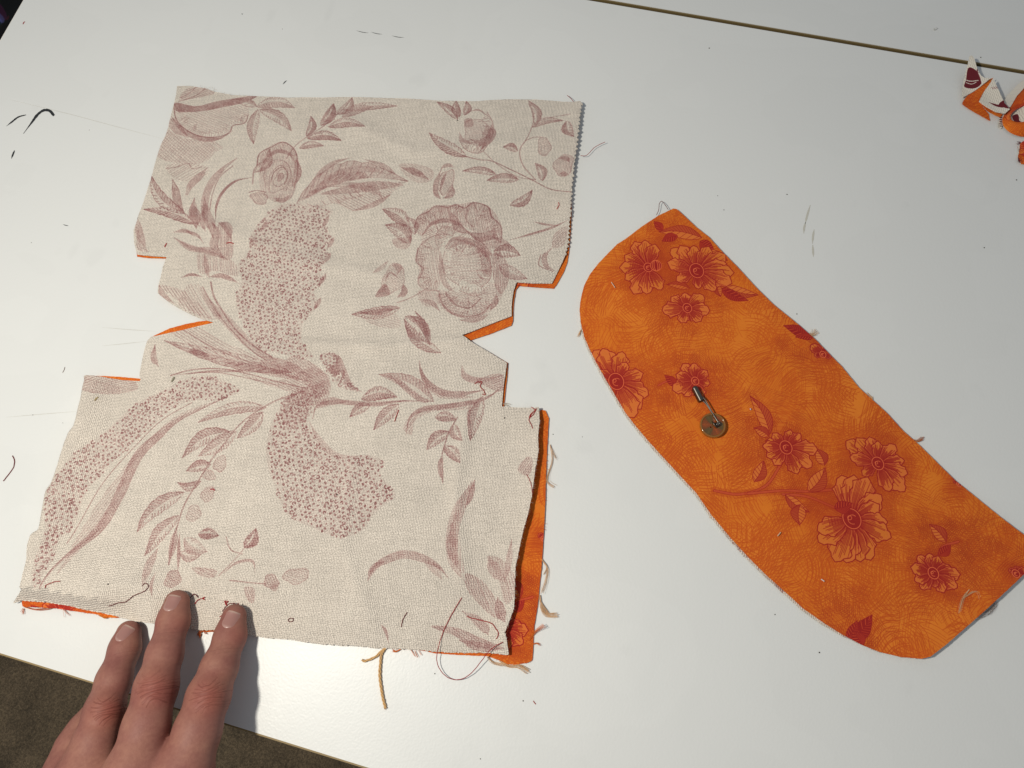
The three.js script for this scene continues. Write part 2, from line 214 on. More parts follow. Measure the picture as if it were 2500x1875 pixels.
  // central thistle
  dots(C, [[1090, 400], [1180, 375], [1260, 400], [1380, 390], [1440, 430], [1390, 480], [1400, 540], [1430, 600], [1385, 640], [1412, 700], [1360, 800], [1372, 860], [1320, 930], [1348, 990], [1290, 1080], [1255, 1120], [1250, 1240], [1315, 1335], [1250, 1345], [1100, 1310], [980, 1290], [910, 1180], [850, 1060], [835, 950], [872, 860], [850, 760], [922, 680], [930, 590], [990, 490]], 1.95, 0.62, 0.82);
  for (const [x, y] of [[1010, 500], [940, 600], [1420, 600], [1400, 700], [1370, 830], [1340, 980], [1390, 470]]) stroke(C, [[x - 20, y + 60], [x + 5, y + 20], [x + 25, y - 20]], 2.4, 0.6);
  // the large serrated leaf
  leaf(C, [1215, 378], [1905, 238], 28, 0.5, -0.13, -1); area(C, [[1320, 322], [1480, 256], [1660, 222], [1640, 190], [1480, 195], [1370, 240]], 0.26, 0.5, 150, 1.1); area(C, [[1360, 320], [1560, 262], [1720, 240], [1880, 262], [1700, 300], [1500, 320]], 0.3, 0.5, 12, 1.0); area(C, [[1400, 330], [1560, 420], [1760, 340], [1840, 280], [1640, 320]], 0.06, 0.5, 25, 1.6);
  line(C, [[1225, 372], [1400, 288], [1560, 242], [1700, 226], [1820, 236]], 1.1, 0.75, '0,0,0'); for (let i = 0; i < 7; i++) { line(C, [[1400 + i * 60, 288 - i * 10], [1430 + i * 62, 315 - i * 4], [1480 + i * 58, 350 - i * 5]], 0.5, 0.6, '0,0,0'); line(C, [[1400 + i * 56, 286 - i * 10], [1430 + i * 56, 240 - i * 8], [1480 + i * 52, 200 - i * 6]], 0.45, 0.5, '0,0,0'); } stroke(C, [[1560, 425], [1700, 380], [1800, 320]], 3.2, 0.55); stroke(C, [[1640, 110], [1760, 150], [1840, 210]], 3, 0.5); stroke(C, [[1310, 290], [1350, 200], [1440, 130], [1560, 95]], 3, 0.55); stroke(B, [[180, 690], [330, 640], [480, 630], [600, 660]], 4, 0.3); stroke(B, [[200, 730], [380, 720], [520, 760], [560, 800]], 4, 0.4); stroke(B, [[90, 810], [160, 760], [230, 730]], 3.4, 0.6);
  stroke(B, [[665, 615], [740, 640], [825, 690]], 4, 0.75); area(B, [[650, 600], [760, 600], [850, 640], [840, 690], [740, 700]], 0.1, 0.3, 30, 1.2);
  // small bud
  oval(B, [922, 700], 4.6, 9, 12, 0.7, 0.1, 0.25); stroke(B, [[900, 622], [866, 700], [866, 770], [900, 802]], 2.8, 0.72); stroke(B, [[960, 715], [950, 770], [905, 795]], 4, 0.7); stroke(B, [[890, 630], [930, 608], [975, 620]], 2.2, 0.65); stroke(B, [[930, 640], [905, 690], [885, 760]], 2, 0.5);
  // bud at the top
  leaf(B, [990, 345], [872, 245], 5.5, 0.62, 0.08); leaf(B, [1000, 330], [982, 238], 5.5, 0.62, -0.1); leaf(B, [1030, 320], [1040, 240], 5, 0.55); oval(B, [1105, 420], 9, 10.5, -20, 0.55, 0.1, 0.2); stroke(B, [[1190, 370], [1185, 440], [1120, 530]], 5, 0.72); stroke(B, [[1160, 370], [1155, 450], [1100, 520]], 5, 0.35); stroke(B, [[1000, 420], [1020, 470], [1110, 490]], 2.4, 0.6); area(B, [[1030, 345], [1070, 340], [1080, 380], [1040, 390]], 0.4); stroke(B, [[1060, 300], [1110, 290], [1170, 330]], 1.2, 0.5); stroke(B, [[1060, 460], [1120, 480], [1160, 440]], 3, 0.5);
  leaf(B, [1040, 560], [826, 420], 8, 0.66, -0.06, -1); line(B, [[1020, 555], [1120, 575], [1180, 580], [1300, 630], [1420, 690], [1520, 742], [1645, 766]], 0.7, 0.65); line(B, [[1140, 530], [1220, 600], [1340, 670], [1440, 690]], 0.5, 0.5);
  line(B, [[1400, 250], [1430, 330], [1400, 440], [1385, 470]], 0.6, 0.5); line(B, [[1385, 470], [1350, 520], [1365, 600], [1440, 690]], 0.7, 0.55); leaf(B, [1440, 380], [1400, 235], 6, 0.55); leaf(B, [1420, 390], [1600, 355], 5, 0.5, -0.14); oval(B, [1490, 505], 4, 6.5, -10, 0.55, 0.1, 0.3); line(B, [[1390, 470], [1430, 455], [1480, 455]], 0.6, 0.5); leaf(B, [1335, 525], [1255, 505], 5, 0.45); leaf(B, [1480, 695], [1438, 595], 6, 0.55); leaf(B, [1210, 655], [1020, 640], 5, 0.55, 0.08); leaf(B, [1340, 685], [1160, 690], 6.5, 0.6, 0.08); leaf(B, [1295, 832], [1420, 748], 6.5, 0.65); leaf(B, [1620, 360], [1660, 450], 7, 0.6); line(B, [[1450, 360], [1550, 330], [1640, 320]], 0.6, 0.45);
  oval(B, [1602, 612], 6, 8, 10, 0.6, 0.12, 0.3); stroke(B, [[1570, 570], [1620, 575], [1640, 600]], 3, 0.65); stroke(B, [[1580, 660], [1630, 665]], 3.4, 0.6);
  // the big rose
  area(B, [[735, 950], [790, 870], [870, 835], [990, 830], [1080, 815], [1180, 850], [1245, 960], [1240, 1040], [1200, 1090], [1100, 1000], [960, 930], [840, 950], [780, 1010]], 0.13, 0.4, 75, 1.15); line(B, [[740, 960], [760, 900], [820, 870], [860, 838], [930, 845], [980, 830], [1030, 850], [1080, 818], [1170, 845], [1185, 900], [1235, 950], [1245, 1030]], 0.8, 0.6); stroke(B, [[930, 850], [970, 920], [1000, 970], [1060, 1000]], 5.5, 0.5); stroke(B, [[1040, 980], [1120, 1020], [1190, 1000], [1200, 960]], 6, 0.6); stroke(B, [[780, 1010], [840, 940], [930, 920], [1000, 950], [1060, 1010]], 3, 0.62); line(B, [[1050, 850], [1040, 920], [1080, 960]], 0.7, 0.5); stroke(B, [[1060, 1000], [1140, 1070], [1190, 1130]], 5, 0.5); line(B, [[1000, 840], [970, 880], [1000, 930]], 0.7, 0.5);
  ruffle(B, [[735, 960], [760, 900], [820, 868], [870, 838], [940, 845], [985, 832]], 9); ruffle(B, [[1000, 840], [1030, 850], [1080, 818], [1165, 845], [1190, 900], [1240, 955], [1245, 1030]], 10); ruffle(B, [[790, 1000], [850, 935], [930, 915], [1010, 950], [1070, 1010], [1140, 1060], [1190, 1130]], 9); ruffle(B, [[920, 1090], [960, 1040], [1040, 1040], [1120, 1085], [1172, 1150], [1178, 1260], [1130, 1310]], 10);
  ruffle(B, [[880, 1330], [800, 1310], [760, 1260], [780, 1200], [750, 1150], [765, 1080], [790, 1040]], 8, 0.6); ruffle(B, [[1190, 1400], [1130, 1470], [1040, 1490], [960, 1465], [900, 1410], [880, 1350]], 8, 0.6); ruffle(B, [[1130, 1370], [1060, 1430], [970, 1410], [920, 1350]], 7, 0.6); ruffle(B, [[1000, 1300], [930, 1250], [900, 1180], [915, 1100]], 6, 0.5); ruffle(B, [[1160, 1340], [1090, 1360], [1000, 1330]], 6, 0.55); ruffle(B, [[880, 1090], [860, 1020], [900, 960], [970, 960]], 7, 0.5); ruffle(B, [[1240, 1040], [1230, 1120], [1200, 1180]], 6, 0.55);
  ruffle(A, [[1492, 690], [1470, 740], [1400, 760], [1385, 795], [1330, 822], [1230, 826], [1130, 790], [1060, 720], [1045, 650]], 7, 0.55); ruffle(A, [[1545, 1000], [1560, 930], [1640, 885], [1700, 860], [1770, 905], [1790, 1000], [1770, 1130], [1740, 1200], [1650, 1215]], 5, 0.6); ruffle(B, [[1160, 300], [1195, 370], [1190, 440], [1125, 535], [1040, 525], [1000, 470]], 8, 0.7);
  ruffle(A, [[1600, 1130], [1590, 1040], [1640, 970], [1720, 980], [1750, 1060], [1720, 1150]], 4, 0.6);
  oval(B, [1050, 1175], 11, 14.5, -25, 0, 0.04, 0.3); stroke(B, [[915, 1080], [960, 1030], [1050, 1040], [1130, 1090], [1175, 1160], [1172, 1270]], 3.4, 0.6); stroke(B, [[930, 1090], [1000, 1050], [1080, 1065]], 2.4, 0.45); area(B, [[1080, 1060], [1170, 1120], [1180, 1250], [1130, 1230], [1120, 1140]], 0.18, 0.4, 110, 1.1); line(B, [[780, 1060], [830, 1020], [900, 1000], [960, 1010]], 0.7, 0.5); area(B, [[780, 1010], [840, 960], [930, 950], [990, 990], [910, 1040], [880, 1090], [790, 1060]], 0.05, 0.3, 150, 1.3); area(B, [[760, 1080], [880, 1090], [900, 1200], [870, 1320], [800, 1290], [760, 1180]], 0.08, 0.28, 75, 1.3); line(B, [[760, 1080], [750, 1160], [790, 1200], [760, 1280], [800, 1320], [870, 1330]], 0.8, 0.5); stroke(B, [[890, 1100], [895, 1190], [920, 1290], [990, 1350]], 3.2, 0.4);
  line(B, [[880, 1330], [900, 1400], [960, 1460], [1050, 1480], [1130, 1460], [1180, 1410]], 0.9, 0.55); line(B, [[920, 1340], [980, 1410], [1060, 1430], [1120, 1380]], 0.8, 0.5); area(B, [[870, 1330], [990, 1340], [1120, 1340], [1180, 1280], [1250, 1340], [1190, 1440], [1080, 1490], [960, 1470], [890, 1420]], 0.1, 0.28, 10, 1.3); stroke(B, [[1180, 1440], [1205, 1400], [1215, 1350]], 3.4, 0.6); stroke(B, [[760, 1380], [840, 1400], [890, 1450]], 2.6, 0.45); stroke(B, [[1000, 1500], [1100, 1500], [1180, 1460]], 2.6, 0.5); area(B, [[760, 1330], [860, 1340], [890, 1400], [800, 1420]], 0.12, 0.3, 60, 1.2);
  leaf(B, [1200, 1100], [1350, 1125], 9, 0.62, -0.1, -1); area(B, [[1200, 1110], [1270, 1150], [1280, 1290], [1240, 1350], [1205, 1300], [1190, 1180]], 0.22, 0.45, 88, 1.1); stroke(B, [[1180, 1010], [1260, 1050], [1300, 1080]], 3, 0.5); leaf(B, [1230, 1180], [1390, 1260], 8, 0.42, 0.06);
  stroke(B, [[1290, 1036], [1420, 1000], [1540, 962], [1630, 925]], 1.6, 0.65); stroke(B, [[1430, 930], [1500, 945], [1580, 955]], 1.6, 0.5); stroke(B, [[1540, 1075], [1492, 1130], [1500, 1180], [1550, 1212]], 3, 0.6); area(B, [[1550, 1000], [1620, 960], [1600, 1070], [1540, 1080]], 0.1, 0.4, 130, 1.1); line(B, [[1470, 1120], [1460, 1180], [1540, 1215]], 0.7, 0.5);
  leaf(B, [705, 952], [555, 855], 9, 0.62, 0.1, -1); leaf(B, [715, 1050], [570, 945], 10, 0.72, 0.14, 1); area(B, [[610, 1030], [720, 1020], [700, 1080], [640, 1080]], 0.15, 0.4, 10, 1.1); leaf(B, [740, 1000], [690, 900], 6, 0.45);
  oval(B, [620, 1260], 6.5, 10.5, 8, 0.5, 0.08, 0.25); stroke(B, [[610, 1180], [645, 1190], [640, 1240]], 4, 0.55); stroke(B, [[675, 1290], [680, 1340], [640, 1370]], 3.6, 0.7); area(B, [[570, 1290], [600, 1350], [515, 1365]], 0.6); stroke(B, [[500, 1230], [545, 1200], [590, 1150]], 3, 0.3); stroke(B, [[570, 1280], [600, 1230], [650, 1260]], 1.5, 0.5);
  leaf(B, [655, 1430], [380, 1468], 7.5, 0.55, -0.05, 1); stroke(B, [[430, 1460], [540, 1455], [650, 1432]], 3.4, 0.75); leaf(B, [690, 1480], [832, 1648], 10, 0.62, -0.08, -1); stroke(B, [[745, 1450], [800, 1530], [825, 1640]], 2.6, 0.65); area(B, [[430, 1480], [640, 1470], [660, 1540], [540, 1540]], 0.05, 0.3, 15, 1.3); line(B, [[640, 1400], [720, 1370], [820, 1310]], 0.7, 0.45);
  // left stems running to the middle
  leaf(C, [1180, 1430], [390, 1232], 9, 0.55, -0.02, -1); stroke(C, [[545, 1285], [600, 1305], [660, 1330]], 3.4, 0.6); stroke(C, [[940, 1365], [1060, 1400], [1190, 1432]], 5, 0.6); stroke(C, [[740, 1360], [900, 1395], [1100, 1440], [1310, 1490]], 4, 0.45); line(C, [[500, 1160], [700, 1280], [900, 1360], [1100, 1420]], 0.8, 0.5); area(C, [[420, 1180], [560, 1140], [760, 1240], [980, 1350], [900, 1380], [640, 1300]], 0.05, 0.4, 25, 1.5); stroke(C, [[330, 1255], [322, 1340], [355, 1395]], 3.2, 0.65);
  line(C, [[430, 1450], [560, 1415], [760, 1410], [900, 1438], [1100, 1490], [1280, 1530]], 0.8, 0.6); line(C, [[520, 1440], [700, 1430], [900, 1465], [1100, 1510]], 0.6, 0.5); area(C, [[860, 1440], [1100, 1480], [1320, 1400], [1420, 1470], [1300, 1560], [1100, 1530]], 0.12, 0.42, 20, 1.3); area(C, [[1180, 1330], [1340, 1390], [1420, 1500], [1380, 1580], [1260, 1500], [1120, 1420]], 0.16, 0.42, 35, 1.2);
  area(C, [[1130, 1600], [1300, 1520], [1420, 1480], [1400, 1600], [1250, 1640]], 0.12, 0.4, 60, 1.2);
  // twig to the right of the middle
  dots(E, [[210, 300], [290, 290], [340, 370], [390, 460], [450, 530], [380, 520], [290, 460], [240, 380]], 1.7, 0.8, 0.6); stroke(E, [[230, 290], [310, 310], [350, 390], [400, 490], [475, 535]], 3.2, 0.65); area(E, [[270, 370], [320, 360], [330, 420], [280, 415]], 0.55);
  leaf(E, [960, 288], [735, 80], 7, 0.5, -0.12, -1); stroke(E, [[780, 60], [850, 130], [885, 240]], 2.6, 0.7); stroke(E, [[740, 120], [790, 190], [880, 232]], 2.4, 0.7);
  leaf(E, [915, 590], [580, 425], 8.5, 0.5, 0.1, 1); stroke(E, [[585, 425], [680, 455], [770, 530], [850, 585], [925, 592]], 3, 0.65); stroke(E, [[828, 335], [848, 430], [920, 510], [1020, 545], [1150, 535], [1245, 515]], 3.6, 0.7); area(E, [[835, 380], [850, 480], [960, 570], [1180, 560], [1040, 550], [900, 490]], 0.12, 0.42, 30, 1.1); stroke(E, [[1090, 365], [1110, 430], [1200, 460], [1345, 428]], 3.6, 0.55); area(E, [[1180, 460], [1345, 420], [1340, 530], [1250, 500]], 0.2, 0.5, 150, 1.1);
  leaf(E, [470, 575], [690, 565], 8, 0.8, -0.14, 1); stroke(E, [[160, 695], [190, 620], [290, 592], [420, 600], [560, 608], [720, 592], [920, 590]], 2.4, 0.7); stroke(E, [[180, 630], [260, 590], [390, 592]], 4.5, 0.5); stroke(E, [[745, 800], [775, 690], [850, 642], [1000, 622], [1120, 602], [1250, 565], [1345, 495]], 2.8, 0.65); area(E, [[730, 760], [780, 680], [900, 630], [1200, 590], [1180, 630], [900, 660], [800, 720], [780, 800]], 0.1, 0.4, 120, 1.2);
  leaf(E, [520, 612], [395, 685], 6, 0.55, 0.1); leaf(E, [700, 610], [545, 765], 7.5, 0.55, 0.05); leaf(E, [1220, 560], [1145, 835], 7.5, 0.6, 0.03); stroke(E, [[1150, 600], [1135, 690], [1150, 780]], 1.8, 0.5); leaf(E, [930, 690], [1060, 705], 6, 0.5, -0.1); leaf(E, [1010, 780], [875, 892], 7, 0.55, 0.1); leaf(E, [1040, 735], [1095, 835], 6, 0.5); stroke(E, [[970, 920], [960, 1000], [975, 1105]], 2.6, 0.62); leaf(E, [985, 870], [1082, 975], 6.5, 0.5, -0.08); line(E, [[1065, 690], [1010, 790], [970, 920]], 0.8, 0.6);
  // lower thistle
  dots(W, [[600, 890], [640, 850], [690, 850], [662, 900], [680, 940], [722, 985], [800, 985], [832, 1000], [820, 1022], [856, 1070], [830, 1092], [800, 1122], [790, 1142], [740, 1162], [680, 1142], [622, 1112], [600, 1062], [580, 1012], [575, 960]], 2.1, 0.72, 0.88); dots(W, [[610, 860], [700, 830], [690, 870], [620, 930]], 1.5, 0.6, 0.5);
  stroke(W, [[665, 905], [690, 950], [730, 985], [800, 985]], 3, 0.35);
  // tall grey stem, arch and the corner
  stroke(E, [[1172, 1080], [1115, 1180], [1062, 1300], [1030, 1440], [1040, 1560], [1090, 1660]], 6.5, 0.34); area(E, [[1160, 1080], [1090, 1270], [1085, 1500], [1110, 1660], [1020, 1560], [1010, 1430], [1070, 1220]], 0.05, 0.45, 85, 1.3); stroke(G, [[1100, 20], [1070, 200], [1090, 330], [1160, 460]], 6, 0.36); stroke(E, [[1172, 1080], [1150, 1170], [1110, 1260]], 2.6, 0.6);
  stroke(G, [[525, 450], [560, 365], [650, 310], [760, 275], [880, 300], [980, 350], [1050, 430]], 4, 0.52); stroke(G, [[530, 440], [565, 365], [650, 312]], 3, 0.5); stroke(G, [[880, 310], [960, 370], [1010, 440]], 4, 0.3);
  area(G, [[1160, 400], [1260, 440], [1340, 540], [1410, 700], [1340, 680], [1250, 600], [1170, 500]], 0.15, 0.5, 60, 1.2); stroke(G, [[1310, 285], [1350, 380], [1420, 460]], 6, 0.42); stroke(G, [[1370, 550], [1385, 640], [1420, 720]], 5, 0.68); area(G, [[1300, 290], [1380, 300], [1480, 420], [1470, 560], [1420, 600], [1370, 430]], 0.12, 0.42, 70, 1.2);
  area(G, [[930, 740], [1100, 750], [1220, 800], [1410, 885], [1250, 880], [1080, 800]], 0.28, 0.5, 25, 1.1); stroke(G, [[1120, 830], [1200, 860], [1300, 880], [1420, 885]], 4, 0.6); stroke(G, [[1140, 640], [1230, 700], [1290, 760], [1310, 800]], 4.4, 0.45); stroke(G, [[1460, 180], [1440, 330], [1410, 460]], 3, 0.4); area(E, [[1440, 1020], [1500, 940], [1530, 950], [1510, 1060]], 0.14, 0.5, 120, 1.1); stroke(G, [[610, 730], [640, 770], [660, 850]], 1.6, 0.45);
  // the long stippled leaf on the left
  dots(D, [[1010, 270], [1180, 190], [1330, 175], [1440, 230], [1500, 262], [1380, 322], [1200, 330], [1060, 390], [960, 480], [870, 560], [790, 640], [700, 720], [640, 790], [560, 880], [510, 1000], [470, 1120], [400, 1200], [380, 1330], [330, 1440], [295, 1510], [268, 1380], [300, 1250], [328, 1130], [328, 970], [360, 850], [430, 760], [520, 640], [620, 570], [720, 470], [850, 350]], 1.95, 0.66, 0.8);
  stroke(D, [[1420, 300], [1250, 380], [1110, 450], [1000, 540], [880, 650], [810, 780], [760, 900], [700, 1030], [620, 1140], [500, 1250], [400, 1370], [320, 1510]], 5.6, 0.62, 0.1, 0.2); area(D, [[1380, 320], [1110, 420], [940, 560], [800, 720], [680, 880], [560, 1060], [470, 1250], [560, 1180], [680, 1040], [760, 880], [880, 650], [1060, 480]], 0.08, 0.34, 120, 1.4); line(D, [[1200, 340], [1000, 460], [820, 640], [660, 830], [540, 1030], [440, 1220]], 0.6, 0.5);
  area(D, [[540, 200], [850, 215], [860, 255], [540, 280]], 0.06, 0.5, 8, 1); stroke(D, [[1100, 170], [1300, 150], [1600, 150], [1850, 180]], 1.6, 0.45); stroke(D, [[1180, 20], [1260, 40], [1370, 95]], 3, 0.55); stroke(D, [[1600, 50], [1800, 110], [1960, 200]], 4, 0.5);
  leaf(D, [1660, 372], [1236, 462], 7, 0.5, 0.1, -1); leaf(D, [1430, 520], [1135, 682], 9, 0.6, 0.16, 1); leaf(D, [1640, 400], [1478, 560], 8, 0.5, -0.04); leaf(D, [1470, 520], [1236, 672], 9, 0.45, -0.03); line(D, [[1900, 270], [1700, 340], [1500, 470], [1400, 590], [1320, 690], [1240, 820], [1150, 980], [1105, 1130], [1060, 1350]], 0.9, 0.55);
  oval(D, [1370, 720], 3.6, 4.6, 0, 0.55, 0.08, 0.3); leaf(D, [1310, 725], [1160, 765], 6.5, 0.62, 0.08); oval(D, [1300, 790], 4, 2.6, 20, 0.5, 0.1, 0.3); leaf(D, [1250, 830], [1108, 838], 5, 0.5, -0.22); oval(D, [1295, 910], 3.6, 4.4, 10, 0.45, 0.14, 0.4); leaf(D, [1145, 898], [866, 1146], 9, 0.55, 0.12, 1); leaf(D, [1115, 1045], [915, 1295], 8, 0.55, 0.06, 1); stroke(D, [[1112, 1115], [1090, 1220], [1055, 1345]], 3.6, 0.62); stroke(D, [[1130, 1150], [1122, 1270], [1115, 1400]], 2, 0.55); stroke(D, [[990, 1250], [950, 1350], [930, 1520]], 4, 0.4); oval(D, [1210, 1030], 4, 4.6, 0, 0.35, 0.05, 0.3); stroke(D, [[990, 1400], [975, 1480], [985, 1560]], 1.5, 0.45);
  leaf(D, [1245, 1160], [1370, 1172], 6, 0.7, -0.06); leaf(D, [1535, 1245], [1602, 1128], 7, 0.75); line(D, [[1600, 1130], [1530, 1250], [1450, 1340], [1370, 1420]], 0.6, 0.45); line(D, [[1420, 1180], [1450, 1260], [1520, 1285]], 0.7, 0.45); stroke(D, [[1400, 1405], [1480, 1340], [1580, 1330], [1595, 1400]], 1.6, 0.5); oval(D, [1695, 1455], 4.2, 3.4, 30, 0.6, 0.25, 0.4); oval(D, [1850, 1420], 7, 4, -10, 0.5, 0.08, 0.3); stroke(D, [[1690, 1500], [1740, 1490]], 3, 0.5); line(D, [[1440, 1448], [1560, 1462], [1660, 1470]], 0.7, 0.5); area(D, [[1200, 1370], [1360, 1390], [1340, 1430], [1260, 1420]], 0.15, 0.4, 20, 1.1); oval(D, [1090, 1440], 4, 4.6, 0, 0.45, 0.2, 0.4); area(D, [[1530, 1490], [1590, 1500], [1580, 1590], [1540, 1560]], 0.12, 0.45, 60, 1); leaf(D, [1160, 1190], [1300, 1270], 8, 0.3, 0.1); leaf(D, [1130, 1280], [1260, 1290], 6, 0.35, 0.1);
  area(D, [[640, 1120], [520, 1270], [420, 1420], [470, 1290], [560, 1190]], 0.1, 0.35, 130, 1.2);
}
const LINEN_TURN = 13.6 * Math.PI / 180;
const linenOrigin = (() => { const p = F(60, 600); let u0 = 1e9, v0 = 1e9; for (const q of [A(1062, 505), F(80, 500), G(1450, 930), B(1720, 230), E(1600, 630), F(90, 500)]) { const u = q.x * Math.cos(LINEN_TURN) + q.z * Math.sin(LINEN_TURN), v = -q.x * Math.sin(LINEN_TURN) + q.z * Math.cos(LINEN_TURN); u0 = Math.min(u0, u); v0 = Math.min(v0, v); } u0 -= 0.008; v0 -= 0.008; return [u0 * Math.cos(LINEN_TURN) - v0 * Math.sin(LINEN_TURN), u0 * Math.sin(LINEN_TURN) + v0 * Math.cos(LINEN_TURN)]; })();
const linenSwatch = cloth(...linenOrigin, LINEN_TURN, 0.372, 0.372, 2048, 2048);
const PITCH_MM = 0.92;
function weave(u, v) {       // [gap 0..1, relief 0..1] of a plain weave, u and v in threads
  const i = Math.floor(u), j = Math.floor(v), fu = Math.abs(u - i - 0.5), fv = Math.abs(v - j - 0.5), over = (i + j) & 1;
  const across = over ? fu : fv, along = over ? fv : fu, top = Math.cos(Math.min(0.5, across) * Math.PI) * (0.55 + 0.45 * Math.cos(along * Math.PI));
  return [smooth(0.3, 0.49, across) * 0.55 + smooth(0.3, 0.48, fu) * smooth(0.3, 0.48, fv) * 0.8, top];
}
const linenMaps = (() => {
  const S = linenSwatch, ink = canvas(S.W, S.H, (g) => { g.fillStyle = '#000'; g.fillRect(0, 0, S.W, S.H); toile(pen(g, S)); }).getContext('2d').getImageData(0, 0, S.W, S.H).data;
  const per = PITCH_MM * MM * S.s, bump = new Uint8Array(S.W * S.H * 4);
  const map = dataTexture(S.W, S.H, (x, y) => {
    const yy = S.H - 1 - y, u = x / per + 0.5 * noise(x / 60, yy / 7) + 1.2 * fbm(x / 220, yy / 220, 2), v = yy / per + 0.5 * noise(x / 7 + 40, yy / 60) + 1.2 * fbm(x / 220 + 9, yy / 220, 2), [gap, top] = weave(u, v);
    const slubU = hash(Math.floor(u), Math.floor(v / 9) + 500), slubV = hash(Math.floor(v) + 900, Math.floor(u / 9)), k = ink[(yy * S.W + x) * 4] / 255, tone = 0.955 + 0.05 * fbm(x / 90, yy / 90, 3) + (((Math.floor(u) + Math.floor(v)) & 1 ? slubU : slubV) - 0.5) * 0.07;
    const o = (y * S.W + x) * 4; bump[o] = bump[o + 1] = bump[o + 2] = top * 230 + hash(x, yy) * 14; bump[o + 3] = 255;
    const worn = 0.82 + 0.34 * smooth(0.3, 0.7, fbm(x / 16, yy / 16, 2)), show = clamp(k * worn * (0.44 + 1.5 * gap)), dim = 1 - 0.4 * gap;
    return [lerp(250 * dim, 116, show) * tone, lerp(238 * dim, 42, show) * tone, lerp(223 * dim, 46, show) * tone];
  }, true);
  const b = new THREE.DataTexture(bump, S.W, S.H); b.wrapS = b.wrapT = THREE.RepeatWrapping; b.magFilter = THREE.LinearFilter; b.needsUpdate = true;
  return { map, b };
})();
const linenMat = std({ map: linenMaps.map, bumpMap: linenMaps.b, bumpScale: 0.00075, roughness: 0.95 });
// The right side of the same linen: cream with dense dark red print; used on the scraps.
const scrapTex = dataTexture(512, 512, (x, y) => { const [gap] = weave(x / 11, y / 11), k = smooth(0.5, 0.53, fbm(x / 110 + 3.1, y / 110 + 7.7, 3)) * (1 - 0.75 * smooth(0.55, 0.6, noise(x / 40, y / 6))), d = 1 - 0.3 * gap; return [lerp(226 * d, 104, k), lerp(216 * d, 22, k), lerp(202 * d, 34, k)]; }, true);
const scrapLinen = std({ map: scrapTex, roughness: 0.95 });

// Orange quilting cotton: brushed arcs and red engraved flowers.
const flapTurn = (() => { const a = H(900, 380), b = I(1500, 530); return Math.atan2(b.z - a.z, b.x - a.x); })();
const flapOrigin = (() => { let u0 = 1e9, v0 = 1e9; for (const q of [H(625, 140), H(82, 720), H(420, 1410), I(2019, 950), I(1350, 1550), H(1200, 690)]) { u0 = Math.min(u0, q.x * Math.cos(flapTurn) + q.z * Math.sin(flapTurn)); v0 = Math.min(v0, -q.x * Math.sin(flapTurn) + q.z * Math.cos(flapTurn)); } u0 -= 0.004; v0 -= 0.004; return [u0 * Math.cos(flapTurn) - v0 * Math.sin(flapTurn), u0 * Math.sin(flapTurn) + v0 * Math.cos(flapTurn)]; })();
const flapSwatch = cloth(...flapOrigin, flapTurn, 0.32, 0.16, 2048, 1024);
const RED = '156,22,14', LIGHT = '219,113,42';
